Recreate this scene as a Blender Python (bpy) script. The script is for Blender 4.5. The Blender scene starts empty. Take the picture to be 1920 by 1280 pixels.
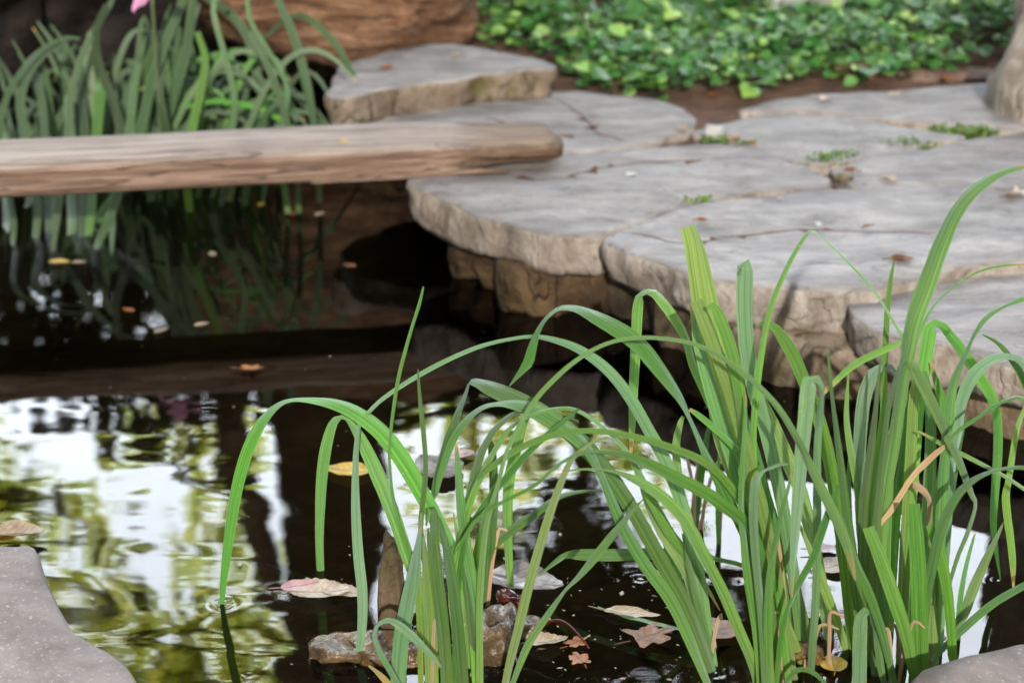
import bpy, bmesh, math, random
from mathutils import Vector, noise, geometry, Matrix
C = bpy.context.scene.collection
SC = bpy.context.scene
R = math.radians
# ---------------------------------------------------------------- camera
FPX = 4040.0; PITCH = R(22.0); CAMZ = 1.65
cam_d = bpy.data.cameras.new('camera'); cam = bpy.data.objects.new('camera', cam_d); C.objects.link(cam)
cam.location = (0, 0, CAMZ); cam.rotation_euler = (R(90) - PITCH, 0, 0)
cam_d.sensor_width = 36; cam_d.lens = FPX / 1920 * 36; cam_d.clip_end = 500; cam_d.clip_start = 0.05
cam_d.dof.use_dof = True; cam_d.dof.focus_distance = 3.22; cam_d.dof.aperture_fstop = 3.7
SC.camera = cam
# ---------------------------------------------------------------- world
SUN_EL = 25.0; SUN_AZ = 3.0            # sun lamp in place of the camera flash, low behind the photographer, slightly to the right
w = bpy.data.worlds.new('World'); SC.world = w; w.use_nodes = True
nt = w.node_tree; nt.nodes.clear()
wo = nt.nodes.new('ShaderNodeOutputWorld'); bg = nt.nodes.new('ShaderNodeBackground')
sky = nt.nodes.new('ShaderNodeTexSky'); sky.sky_type = 'NISHITA'; sky.sun_disc = False
sky.sun_elevation = R(SUN_EL); sky.sun_rotation = R(180 - SUN_AZ); sky.air_density = 1.0; sky.dust_density = 2.0
tc = nt.nodes.new('ShaderNodeTexCoord'); cn = nt.nodes.new('ShaderNodeTexNoise')
cn.inputs['Scale'].default_value = 2.6; cn.inputs['Detail'].default_value = 5; cn.inputs['Roughness'].default_value = .55
cr = nt.nodes.new('ShaderNodeMapRange'); cr.inputs[1].default_value = .30; cr.inputs[2].default_value = .46
mx = nt.nodes.new('ShaderNodeMix'); mx.data_type = 'RGBA'
mx.inputs['B'].default_value = (146, 158, 174, 1)       # bright cloud tone, added to whiten the reflected sky
nt.links.new(tc.outputs['Generated'], cn.inputs['Vector']); nt.links.new(cn.outputs['Fac'], cr.inputs[0])
def wmath(op, a, b=None, c=None):
    x = nt.nodes.new('ShaderNodeMath'); x.operation = op
    for i, v in enumerate((a, b, c)):
        if v is None: continue
        if isinstance(v, (int, float)): x.inputs[i].default_value = v
        else: nt.links.new(v, x.inputs[i])
    return x.outputs[0]
def wramp(v, a, b):
    x = nt.nodes.new('ShaderNodeMapRange'); x.interpolation_type = 'SMOOTHSTEP'; x.inputs[1].default_value = a; x.inputs[2].default_value = b
    nt.links.new(v, x.inputs[0]); return x.outputs[0]
sx = nt.nodes.new('ShaderNodeSeparateXYZ'); nt.links.new(tc.outputs['Generated'], sx.inputs[0])
# added cloud bank, shaped to brighten only the sky mirrored in the pond
bank = wmath('MULTIPLY', wramp(sx.outputs['Y'], .45, .72), wmath('MULTIPLY', wramp(sx.outputs['Z'], .10, .30), wramp(sx.outputs['Z'], .72, .55)))
bank = wmath('MULTIPLY', bank, wmath('MULTIPLY_ADD', cr.outputs[0], .5, .5))
bank = wmath('MAXIMUM', bank, wmath('MULTIPLY', wramp(sx.outputs['Z'], .70, .92), .12))      # overhead brightening added to give the leaf tops a sky sheen
nt.links.new(bank, mx.inputs['Factor']); nt.links.new(sky.outputs[0], mx.inputs['A'])
bg.inputs['Strength'].default_value = 0.10
nt.links.new(mx.outputs['Result'], bg.inputs['Color']); nt.links.new(bg.outputs[0], wo.inputs[0])
# ---------------------------------------------------------------- sun lamp in place of the flash
sd = bpy.data.lights.new('sun', 'SUN'); sd.energy = 4.5; sd.angle = R(.5); sd.color = (1, .94, .84)
so = bpy.data.objects.new('sun', sd); C.objects.link(so)
so.rotation_euler = Vector((-math.sin(R(SUN_AZ)) * math.cos(R(SUN_EL)), math.cos(R(SUN_AZ)) * math.cos(R(SUN_EL)), -math.sin(R(SUN_EL)))).to_track_quat('-Z', 'Y').to_euler()
vs = SC.view_settings
SC.display_settings.display_device = 'sRGB'; vs.view_transform = 'Standard'; vs.look = 'None'; vs.exposure = -0.20; vs.gamma = 1
SC.cycles.max_bounces = 8; SC.cycles.transparent_max_bounces = 12; SC.cycles.caustics_reflective = False; SC.cycles.caustics_refractive = False
SC.cycles.sample_clamp_indirect = 6

# ---------------------------------------------------------------- helpers
SP, CP = math.sin(PITCH), math.cos(PITCH)
def ray(px, py):
    x = (px - 960) / FPX; y = (640 - py) / FPX
    return Vector((x, CP + y * SP, -SP + y * CP))
def atz(px, py, z=0.0):
    d = ray(px, py); return Vector((0, 0, CAMZ)) + d * ((z - CAMZ) / d.z)
def aty(px, py, Y):
    d = ray(px, py); return Vector((0, 0, CAMZ)) + d * (Y / d.y)
def mirror(px, py, Y):
    """point at depth Y standing above the pond whose image in the water surface is met along this bearing"""
    d = ray(px, py); p = atz(px, py, 0); t = (Y - p.y) / d.y
    return Vector((p.x + d.x * t, Y, -d.z * t))

def tag(o, label=None, cat=None, group=None, kind=None):
    if label: o['label'] = label
    if cat: o['category'] = cat
    if group: o['group'] = group
    if kind: o['kind'] = kind
    return o
def empty(name, loc, label, cat, group=None):
    o = bpy.data.objects.new(name, None); C.objects.link(o); o.location = loc; o.empty_display_size = .05
    return tag(o, label, cat, group)
def mesh_obj(name, verts, faces, mats, parent=None, smooth=True, uvs=None, fmat=None):
    me = bpy.data.meshes.new(name)
    if parent is not None:
        off = parent.location if parent.parent is None else parent.location + parent.parent.location
        verts = [(v[0] - off[0], v[1] - off[1], v[2] - off[2]) for v in verts]
    me.from_pydata([tuple(v) for v in verts], [], faces)
    if uvs is not None:
        ul = me.uv_layers.new(name='UVMap')
        li = [0] * len(me.loops); me.loops.foreach_get('vertex_index', li)
        flat = []
        for i in li: flat.extend(uvs[i])
        ul.data.foreach_set('uv', flat)
    for m in (mats if isinstance(mats, (list, tuple)) else [mats]): me.materials.append(m)
    if fmat: me.polygons.foreach_set('material_index', fmat)
    me.polygons.foreach_set('use_smooth', [smooth] * len(me.polygons))
    me.update()
    o = bpy.data.objects.new(name, me); C.objects.link(o)
    if parent is not None: o.parent = parent
    return o
def bm_obj(name, bm, mats, parent=None, smooth=True):
    me = bpy.data.meshes.new(name)
    if parent is not None:
        off = parent.location if parent.parent is None else parent.location + parent.parent.location
        bmesh.ops.translate(bm, verts=bm.verts, vec=-Vector(off))
    bm.to_mesh(me); bm.free()
    for m in (mats if isinstance(mats, (list, tuple)) else [mats]): me.materials.append(m)
    me.polygons.foreach_set('use_smooth', [smooth] * len(me.polygons))
    o = bpy.data.objects.new(name, me); C.objects.link(o)
    if parent is not None: o.parent = parent
    return o
def fbm(p, oct=3): return noise.fractal(Vector(p), 1.0, 2.0, oct)

# ---------------------------------------------------------------- materials
class NT:
    def __init__(s, name):
        s.m = bpy.data.materials.new(name); s.m.use_nodes = True; s.t = s.m.node_tree; s.t.nodes.clear()
        s.out = s.n('ShaderNodeOutputMaterial')
    def n(s, t, **k):
        x = s.t.nodes.new(t)
        for a, b in k.items(): setattr(x, a, b)
        return x
    def l(s, a, b): s.t.links.new(a, b)
    def noise(s, vec, scale, detail=4, rough=.6, dist=0):
        x = s.n('ShaderNodeTexNoise'); x.inputs['Scale'].default_value = scale; x.inputs['Detail'].default_value = detail
        x.inputs['Roughness'].default_value = rough; x.inputs['Distortion'].default_value = dist
        if vec is not None: s.l(vec, x.inputs['Vector'])
        return x.outputs['Fac']
    def ramp(s, fac, stops):
        r = s.n('ShaderNodeValToRGB'); e = r.color_ramp.elements
        while len(e) < len(stops): e.new(.5)
        for i, (p, c) in enumerate(stops):
            e[i].position = p; e[i].color = (*c, 1) if len(c) == 3 else c
        s.l(fac, r.inputs[0]); return r.outputs[0]
    def mix(s, f, a, b, mode='MIX'):
        x = s.n('ShaderNodeMix', data_type='RGBA', blend_type=mode)
        for sock, v in (('Factor', f), ('A', a), ('B', b)):
            if isinstance(v, (int, float)): x.inputs[sock].default_value = v
            elif isinstance(v, tuple): x.inputs[sock].default_value = (*v, 1)
            else: s.l(v, x.inputs[sock])
        return x.outputs['Result']
    def mrange(s, v, a, b, c=0, d=1):
        x = s.n('ShaderNodeMapRange'); x.inputs[1].default_value = a; x.inputs[2].default_value = b
        x.inputs[3].default_value = c; x.inputs[4].default_value = d; s.l(v, x.inputs[0]); return x.outputs[0]
    def mapping(s, vec, scale=(1, 1, 1), rot=(0, 0, 0)):
        x = s.n('ShaderNodeMapping'); x.inputs['Scale'].default_value = scale; x.inputs['Rotation'].default_value = rot
        s.l(vec, x.inputs['Vector']); return x.outputs[0]
    def coord(s, k='Object'): return s.n('ShaderNodeTexCoord').outputs[k]
    def sep(s, v, i):
        x = s.n('ShaderNodeSeparateXYZ'); s.l(v, x.inputs[0]); return x.outputs[i]
    def pos(s): return s.n('ShaderNodeNewGeometry').outputs['Position']
    def math(s, op, a, b=None):
        x = s.n('ShaderNodeMath', operation=op)
        for i, v in enumerate((a, b)):
            if v is None: continue
            if isinstance(v, (int, float)): x.inputs[i].default_value = v
            else: s.l(v, x.inputs[i])
        return x.outputs[0]
    def bump(s, h, strength=.3, dist=.01):
        b = s.n('ShaderNodeBump'); b.inputs['Strength'].default_value = strength; b.inputs['Distance'].default_value = dist
        s.l(h, b.inputs['Height']); return b.outputs[0]
    def bsdf(s, col, rough=.7, normal=None, spec=.5):
        b = s.n('ShaderNodeBsdfPrincipled')
        if isinstance(col, tuple): b.inputs['Base Color'].default_value = (*col, 1)
        else: s.l(col, b.inputs['Base Color'])
        if isinstance(rough, (int, float)): b.inputs['Roughness'].default_value = rough
        else: s.l(rough, b.inputs['Roughness'])
        b.inputs['Specular IOR Level'].default_value = spec
        if normal is not None: s.l(normal, b.inputs['Normal'])
        return b
    def done(s, sh): s.l(sh.outputs[0] if hasattr(sh, 'outputs') else sh, s.out.inputs['Surface']); return s.m

def stone_mat(name, c1, c2, c3, speck=(.5, .48, .46), rough=.75, streak=(1.2, 2.5, 3.0), wet=False, moss=None, bumpd=.006, speckamt=.5, strata=.45):
    M = NT(name); p = M.pos(); ps = M.mapping(p, streak, (0, 0, R(12)))
    a = M.noise(ps, 5, 6, .62, .6); b = M.noise(p, 28, 5, .7); c = M.noise(p, 160, 3, .6); d = M.noise(p, 2.3, 3, .6)
    col = M.ramp(a, [(.32, c1), (.50, c2), (.66, c3)])
    col = M.mix(M.mrange(b, .5, .72, 0, .55), col, c1)
    col = M.mix(M.mrange(c, .6, .72, 0, speckamt), col, speck)
    col = M.mix(M.mrange(d, .35, .7, 0, .35), col, c3, 'MULTIPLY')
    oi = M.n('ShaderNodeObjectInfo').outputs['Random']; hv = M.n('ShaderNodeHueSaturation'); M.l(col, hv.inputs['Color']); M.l(M.mrange(oi, 0, 1, .90, 1.10), hv.inputs['Value']); M.l(M.mrange(oi, 0, 1, 1.25, .8), hv.inputs['Saturation']); col = hv.outputs[0]
    if moss:
        mo = M.noise(p, 9, 5, .7); col = M.mix(M.mrange(mo, .55, .68, 0, .8), col, moss)
    a2 = M.noise(M.mapping(p, (streak[0] * .8, streak[1] * 1.9, streak[2]), (0, 0, R(10))), 2.6, 4, .55, .4)
    ln = M.mrange(M.math('ABSOLUTE', M.math('SUBTRACT', a2, .5)), .0, .016, strata, 0); col = M.mix(ln, col, tuple(x * .42 for x in c1))
    ln2 = M.mrange(M.math('ABSOLUTE', M.math('SUBTRACT', a2, .60)), .0, .010, strata * .8, 0); col = M.mix(ln2, col, tuple(x * .5 for x in c1))
    stp = M.math('MULTIPLY', M.math('ADD', M.mrange(a2, .485, .505), M.mrange(a2, .59, .61)), strata * 1.6)
    h = M.math('ADD', M.math('ADD', M.math('MULTIPLY', a, 1.6), stp), M.math('ADD', M.math('MULTIPLY', b, .5), M.math('MULTIPLY', c, .12)))
    return M.done(M.bsdf(col, rough, M.bump(h, .8, bumpd), .5))
m_stone = stone_mat('flagstone_top', (.195, .183, .180), (.310, .290, .283), (.415, .39, .375), speckamt=.6, bumpd=.007, strata=.38)
m_stone_side = stone_mat('flagstone_edge', (.23, .185, .155), (.40, .35, .31), (.54, .49, .445), streak=(4, 4, 1.3), bumpd=.010, strata=.22)
m_soil = stone_mat('soil', (.07, .032, .018), (.14, .068, .038), (.22, .115, .065), speck=(.30, .16, .09), rough=.95, streak=(2, 2, 2), bumpd=.012)
m_rock_brown = stone_mat('mossy_brown_rock', (.025, .014, .007), (.085, .052, .025), (.18, .12, .065), speck=(.24, .17, .10), moss=(.10, .085, .025), streak=(2, 2, 1.5), bumpd=.014)
m_rock_tan = stone_mat('tan_rock', (.10, .07, .045), (.25, .19, .135), (.36, .285, .215), moss=(.11, .10, .025), streak=(2, 2, 1.5), bumpd=.014)
m_rock_pink = stone_mat('pink_rock', (.13, .07, .05), (.24, .14, .105), (.34, .22, .17), streak=(2, 2, 2), bumpd=.012)
m_rock_shaded = stone_mat('dark_rock', (.006, .004, .003), (.013, .008, .006), (.030, .018, .011), speck=(.04, .025, .017), streak=(1.5, 2, 2.5), bumpd=.02)  # near-black tone carries the shade of the far bank
m_rock_near = stone_mat('near_flat_rock', (.155, .118, .106), (.245, .197, .18), (.31, .255, .235), speck=(.58, .49, .45), streak=(2, 2, 2), speckamt=.75, bumpd=.005, strata=0)
m_rock_wet = stone_mat('wet_rock', (.05, .03, .015), (.13, .08, .035), (.25, .16, .07), rough=.12, streak=(3, 3, 3), bumpd=.01, strata=0)
m_bed = stone_mat('pond_mud', (.028, .021, .010), (.052, .040, .019), (.085, .06, .028), speck=(.13, .07, .03), rough=.95, strata=0, streak=(2, 2, 2))

def wood_mat(name, c1, c2, c3, scale=(2.2, 40, 40), rough=.8, rot=None):
    M = NT(name); p = M.mapping(M.coord('Object'), scale)
    a = M.noise(p, 1.0, 6, .65, .5); b = M.noise(M.mapping(M.coord('Object'), (scale[0] * .8, scale[1] * 4, scale[2] * 4)), 1.0, 4, .6)
    c = M.noise(M.coord('Object'), 5, 4, .6)
    col = M.ramp(a, [(.30, c1), (.5, c2), (.70, c3)])
    col = M.mix(M.mrange(b, .54, .68, 0, .55), col, c1)
    col = M.mix(M.mrange(c, .5, .75, 0, .4), col, c1)
    chk = M.noise(M.mapping(M.coord('Object'), (scale[0] * .5, scale[1] * .55, scale[2] * .55)), 1.0, 3, .5, .3)
    ck = M.mrange(M.math('ABSOLUTE', M.math('SUBTRACT', chk, .5)), 0, .012, .5, 0); col = M.mix(ck, col, tuple(x * .35 for x in c1))
    if rot:
        ob = M.coord('Object'); rx = M.math('ADD', M.sep(ob, 0), M.math('MULTIPLY', M.noise(M.mapping(ob, (5, 30, 30)), 1.0, 4, .6), .34))
        col = M.mix(M.mrange(rx, rot, rot + .10, 0, .62), col, M.ramp(a, [(.3, (.06, .03, .015)), (.5, (.15, .085, .042)), (.7, (.24, .155, .085))]))
    h = M.math('SUBTRACT', M.math('ADD', a, M.math('MULTIPLY', b, .5)), ck)
    return M.done(M.bsdf(col, rough, M.bump(h, 1.0, .010), .3))
m_beam_top = wood_mat('weathered_wood_top', (.20, .16, .14), (.44, .365, .32), (.58, .50, .45), scale=(2.6, 70, 70), rot=.93)
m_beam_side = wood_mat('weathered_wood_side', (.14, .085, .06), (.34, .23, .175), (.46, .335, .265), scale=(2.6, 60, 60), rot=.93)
m_beam_end = wood_mat('rotten_wood_end', (.085, .045, .022), (.20, .12, .055), (.30, .20, .10), scale=(8, 30, 30))
m_log = wood_mat('orange_log_wood', (.04, .018, .009), (.20, .10, .052), (.46, .27, .165), scale=(3.0, 14, 14))
m_log_end = wood_mat('grey_log_end', (.09, .07, .055), (.20, .165, .145), (.28, .24, .21), scale=(10, 10, 10))
m_bark_pale = wood_mat('pale_bark', (.13, .10, .08), (.30, .26, .22), (.50, .45, .40), scale=(24, 24, 2.2))
m_bark_dark = wood_mat('dark_bark', (.09, .052, .036), (.15, .088, .062), (.20, .125, .09), scale=(16, 16, 2))

def leaf_mat(name, c_base, c_mid, c_tip, rough=.42, trans=.28, streaky=True, jitter=.35, island=False, spots=.85, thin=None, bloom=.45):
    M = NT(name)
    rnd = M.n('ShaderNodeNewGeometry').outputs['Random Per Island'] if island else M.n('ShaderNodeObjectInfo').outputs['Random']
    if streaky:
        uv = M.coord('UV'); sx = M.n('ShaderNodeSeparateXYZ'); M.l(uv, sx.inputs[0])
        col = M.ramp(sx.outputs[1], [(.0, c_base), (.30, c_mid), (1.0, c_tip)])
        st = M.noise(M.mapping(uv, (26, 1.2, 1)), 1.0, 3, .6); fine = M.noise(M.mapping(uv, (75, 2.0, 1)), 1.0, 2, .5)
        col = M.mix(M.mrange(st, .40, .62, 0, .75), col, tuple(min(1, x * 1.5) for x in c_base))
        col = M.mix(M.mrange(fine, .47, .62, 0, .7), col, tuple(x * .5 for x in c_mid))
        rib = M.math('ABSOLUTE', M.math('SUBTRACT', sx.outputs[0], .5))
        col = M.mix(M.mrange(rib, .015, .05, .55, 0), col, tuple(x * .45 for x in c_mid))
        po = M.pos(); sp = M.noise(po, 210, 2, .5); sm = M.noise(po, 11, 3, .6)
        col = M.mix(M.math('MULTIPLY', M.mrange(sp, .68, .74), M.mrange(sm, .45, .65, 0, spots)), col, (.45, .38, .24))
        ed = M.mrange(rib, .47, .50, 0, .35); col = M.mix(ed, col, (.36, .42, .17))
        tipf = M.math('MULTIPLY', M.mrange(sx.outputs[1], .955, .99), M.mrange(rnd, .5, .6)); col = M.mix(tipf, col, (.42, .27, .10))
        wob = M.noise(M.mapping(uv, (3, 5, 1)), 1.0, 4, .6); col = M.mix(M.mrange(wob, .42, .7, 0, .4), col, c_base)
        h = M.math('ADD', st, M.math('MULTIPLY', fine, .8)); nrm = M.bump(h, .6, .0016)
    else:
        po = M.pos(); st = M.noise(po, 40, 3, .6)
        col = M.mix(st, c_base, c_mid); col = M.mix(M.mrange(rnd, .68, 1.0), col, c_tip); nrm = M.bump(st, .3, .003)
    hs = M.n('ShaderNodeHueSaturation'); M.l(col, hs.inputs['Color'])
    M.l(M.mrange(rnd, 0, 1, 1 - jitter, 1 + jitter), hs.inputs['Value'])
    r2 = M.math('FRACT', M.math('MULTIPLY', rnd, 7.31)); M.l(M.mrange(r2, 0, 1, .482, .510), hs.inputs['Hue'])
    r3 = M.math('FRACT', M.math('MULTIPLY', rnd, 13.7)); M.l(M.mrange(r3, 0, 1, .86, 1.08), hs.inputs['Saturation'])
    col = hs.outputs[0]
    b = M.bsdf(col, rough, nrm, .5)
    if streaky: b.inputs['Sheen Weight'].default_value = bloom; b.inputs['Sheen Roughness'].default_value = .45; b.inputs['Sheen Tint'].default_value = (.75, .95, 1, 1)
    t = M.n('ShaderNodeBsdfTranslucent'); M.l(col, t.inputs['Color']); M.l(nrm, t.inputs['Normal'])
    mxs = M.n('ShaderNodeMixShader'); mxs.inputs[0].default_value = trans; M.l(b.outputs[0], mxs.inputs[1]); M.l(t.outputs[0], mxs.inputs[2])
    if thin:
        tp = M.n('ShaderNodeBsdfTransparent'); tint = M.mix(M.mrange(r2, 0, 1), thin, (.62, .72, .20)); M.l(tint, tp.inputs['Color'])
        m3 = M.n('ShaderNodeMixShader'); M.l(M.mrange(rnd, .10, .4, .2, .72), m3.inputs[0]); M.l(mxs.outputs[0], m3.inputs[1]); M.l(tp.outputs[0], m3.inputs[2]); mxs = m3
    return M.done(mxs)
m_iris = leaf_mat('iris_leaf', (.17, .345, .045), (.056, .215, .03), (.05, .185, .058), jitter=.40)
m_iris_pale = leaf_mat('iris_leaf_pale', (.15, .31, .07), (.10, .26, .11), (.24, .38, .31), jitter=.15, rough=.34, bloom=.6)
m_iris_olive = leaf_mat('iris_leaf_olive', (.23, .37, .06), (.14, .28, .05), (.17, .28, .07), jitter=.15)
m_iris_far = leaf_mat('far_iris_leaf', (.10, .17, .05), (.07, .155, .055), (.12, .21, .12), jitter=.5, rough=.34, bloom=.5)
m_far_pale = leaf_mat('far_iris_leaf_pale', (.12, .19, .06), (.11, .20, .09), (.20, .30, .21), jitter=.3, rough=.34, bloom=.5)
m_dry = leaf_mat('dried_leaf', (.46, .28, .14), (.58, .38, .22), (.62, .43, .28), jitter=.15, rough=.7, trans=.15)
m_yellow = leaf_mat('yellowing_leaf', (.30, .30, .04), (.60, .36, .04), (.62, .38, .12), jitter=.1, rough=.5)
m_sub = leaf_mat('submerged_leaf', (.04, .09, .02), (.03, .08, .02), (.03, .07, .02), jitter=.2, rough=.8)
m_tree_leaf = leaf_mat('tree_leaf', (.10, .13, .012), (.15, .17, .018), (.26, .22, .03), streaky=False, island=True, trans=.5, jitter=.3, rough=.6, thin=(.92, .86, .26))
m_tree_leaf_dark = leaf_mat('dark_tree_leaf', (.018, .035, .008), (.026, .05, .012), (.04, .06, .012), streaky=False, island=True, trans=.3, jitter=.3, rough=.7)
m_cover = leaf_mat('ground_cover_leaf', (.05, .20, .035), (.12, .35, .075), (.32, .50, .12), streaky=False, island=True, trans=.35, jitter=.5, rough=.36)
m_weed = leaf_mat('weed_leaf', (.09, .20, .02), (.15, .29, .03), (.22, .30, .04), streaky=False, island=True, trans=.3, jitter=.3)
m_petal = leaf_mat('pink_petal', (.75, .30, .52), (.78, .34, .58), (.82, .44, .66), streaky=False, trans=.3, jitter=.05, rough=.6)

def dead_mat(name, c1, c2, rough=.5):
    M = NT(name); p = M.pos(); uv = M.coord('UV'); vu, vv = M.sep(uv, 0), M.math('ABSOLUTE', M.math('SUBTRACT', M.sep(uv, 1), .5)); a = M.noise(p, 70, 4, .6); b = M.noise(p, 260, 2, .6)
    col = M.mix(M.mrange(a, .35, .65), c1, c2); col = M.mix(M.mrange(b, .6, .72, 0, .5), col, tuple(x * .45 for x in c1))
    vein = M.math('ABSOLUTE', M.math('SUBTRACT', M.math('FRACT', M.math('ADD', M.math('MULTIPLY', vu, 7), M.math('MULTIPLY', vv, -5))), .5))
    vm = M.math('MAXIMUM', M.mrange(vein, .04, .10, .45, 0), M.mrange(vv, .015, .035, .8, 0)); col = M.mix(vm, col, tuple(x * .4 for x in c1))
    big = M.noise(p, 24, 3, .6); col = M.mix(M.mrange(big, .5, .66, 0, .5), col, tuple(x * .55 for x in c1))
    bb = M.bsdf(col, rough, M.bump(a, .5, .002), .5); t = M.n('ShaderNodeBsdfTranslucent'); M.l(col, t.inputs['Color'])
    ms = M.n('ShaderNodeMixShader'); ms.inputs[0].default_value = .2; M.l(bb.outputs[0], ms.inputs[1]); M.l(t.outputs[0], ms.inputs[2])
    return M.done(ms)
m_d_brown = dead_mat('dead_leaf_brown', (.17, .065, .022), (.28, .12, .045))
m_d_orange = dead_mat('dead_leaf_orange', (.30, .085, .010), (.42, .15, .022))
m_d_tan = dead_mat('dead_leaf_tan', (.42, .31, .20), (.55, .44, .32))
m_d_cream = dead_mat('dead_leaf_cream', (.56, .46, .36), (.68, .58, .47))
m_d_pink = dead_mat('dead_leaf_pink', (.55, .33, .35), (.64, .43, .44))
m_d_yellow = dead_mat('dead_leaf_yellow', (.62, .38, .03), (.74, .50, .05))
m_d_grey = dead_mat('dead_leaf_grey', (.17, .14, .13), (.27, .23, .22), .25)
m_d_white = dead_mat('dead_leaf_white', (.62, .62, .58), (.75, .74, .70))
m_twig = dead_mat('wet_red_twig', (.10, .016, .012), (.20, .035, .022), .15)

# water: a thin mirror-like skin over dark brown depth, with small ripples and rings round the stems
def water_mat():
    M = NT('pond_water'); p = M.pos()
    a = M.noise(M.mapping(p, (4.5, 9, 1)), 1.0, .8, .4, .5); b = M.noise(M.mapping(p, (22, 55, 1)), 1.0, 2, .5, .3); c = M.noise(M.mapping(p, (2.2, 4.5, 1)), 1.0, 2, .5)
    calm = M.math('MULTIPLY', M.mrange(M.noise(p, 1.4, 2, .5), .35, .65, .5, 1.0), M.mrange(M.sep(p, 1), 2.7, 4.2, .85, .22))
    h = M.math('MULTIPLY', M.math('ADD', M.math('MULTIPLY', a, .0017), M.math('ADD', M.math('MULTIPLY', b, .00006), M.math('MULTIPLY', c, .0030))), calm)
    for (px, py, amp, k) in RINGS:
        q = atz(px, py, 0)
        d = M.n('ShaderNodeVectorMath', operation='DISTANCE'); M.l(p, d.inputs[0]); d.inputs[1].default_value = q
        r = d.outputs['Value']
        e = M.math('MULTIPLY', M.math('POWER', 2.718, M.math('MULTIPLY', r, -95.0)), amp)
        h = M.math('ADD', h, M.math('MULTIPLY', M.math('COSINE', M.math('MULTIPLY', r, k)), e))
    bmp = M.n('ShaderNodeBump'); bmp.inputs['Strength'].default_value = 1; bmp.inputs['Distance'].default_value = 1.0; M.l(h, bmp.inputs['Height'])
    fr = M.n('ShaderNodeFresnel'); fr.inputs['IOR'].default_value = 1.35; M.l(bmp.outputs[0], fr.inputs['Normal'])
    gl = M.n('ShaderNodeBsdfGlossy'); gl.inputs['Roughness'].default_value = 0.022; M.l(bmp.outputs[0], gl.inputs['Normal'])
    tr = M.n('ShaderNodeBsdfTransparent'); tr.inputs['Color'].default_value = (.62, .56, .40, 1)
    ms = M.n('ShaderNodeMixShader'); M.l(fr.outputs[0], ms.inputs[0]); M.l(tr.outputs[0], ms.inputs[1]); M.l(gl.outputs[0], ms.inputs[2])
    return M.done(ms)
RINGS = [(418, 1132, .00013, 420), (601, 1072, .00008, 520), (672, 1238, .00010, 420), (1338, 1258, .00016, 380), (1875, 1088, .00009, 520), (963, 1128, .00009, 480),
         (1200, 1086, .00010, 430), (1590, 1232, .00012, 400), (1430, 1240, .00011, 400)]
m_water = water_mat()

# ---------------------------------------------------------------- ground and water
POND = [atz(*q, 0) for q in [(905, 440), (880, 330), (800, 262), (720, 195), (560, 100), (200, 30), (-500, 20)]] + \
       [Vector((-2.9, 5.0, 0)), Vector((-2.8, 3.4, 0)), Vector((-2.2, 2.3, 0)), Vector((-.6, 2.02, 0)), Vector((1.0, 2.0, 0)), Vector((2.0, 2.4, 0)), Vector((1.9, 3.2, 0))] + \
       [atz(*q, 0) for q in [(2080, 740), (1900, 690), (1700, 620), (1500, 570), (1300, 510), (1100, 465), (980, 450)]]
def pond_sd(x, y):
    ins = False; best = 1e9; n = len(POND)
    for i in range(n):
        a = POND[i]; b = POND[(i + 1) % n]
        if (a.y > y) != (b.y > y) and x < (b.x - a.x) * (y - a.y) / (b.y - a.y) + a.x: ins = not ins
        ex, ey = b.x - a.x, b.y - a.y; t = max(0, min(1, ((x - a.x) * ex + (y - a.y) * ey) / (ex * ex + ey * ey)))
        best = min(best, math.hypot(x - a.x - ex * t, y - a.y - ey * t))
    return -best if ins else best
def ground_h(x, y):
    d = pond_sd(x, y) if -5 < x < 5 and 0 < y < 9 else 1
    t = max(0, min(1, (d + .16) / .16)); t = t * t * (3 - 2 * t)
    hi = .142 + .036 * max(0, min(1, (y - 4.15) / .3)) + .010 * noise.noise(Vector((x * 2.1, y * 2.1, 3))) + .007 * noise.noise(Vector((x * 7, y * 7, 8))) + max(0, y - 6.3) * .03
    lo = -.26 + .03 * noise.noise(Vector((x * 3, y * 3, 1)))
    return lo + (hi - lo) * t
def build_ground():
    xs = [-60, -30, -15, -9] + [-6 + .1 * i for i in range(121)] + [9, 15, 30, 60]
    ys = [-40, -20, -10, -5, -2] + [-.5 + .1 * i for i in range(96)] + [9.6, 11, 14, 20, 40, 80]
    vs_ = [(x, y, ground_h(x, y)) for y in ys for x in xs]; n = len(xs)
    fs = [(j * n + i, j * n + i + 1, (j + 1) * n + i + 1, (j + 1) * n + i) for j in range(len(ys) - 1) for i in range(n - 1)]
    fm = []
    for f in fs:
        cx = sum(vs_[k][0] for k in f) / 4; cy = sum(vs_[k][1] for k in f) / 4
        fm.append(1 if (-5 < cx < 5 and 0 < cy < 9 and pond_sd(cx, cy) < .06) else 0)
    tag(mesh_obj('ground', vs_, fs, [m_soil, m_bed], fmat=fm), kind='structure')
build_ground()
wv = [(-3.1, 1.9, 0), (2.3, 1.9, 0), (2.3, 6.6, 0), (-3.1, 6.6, 0)]
tag(mesh_obj('water', wv, [(0, 1, 2, 3)], m_water, smooth=False), kind='structure')

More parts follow.
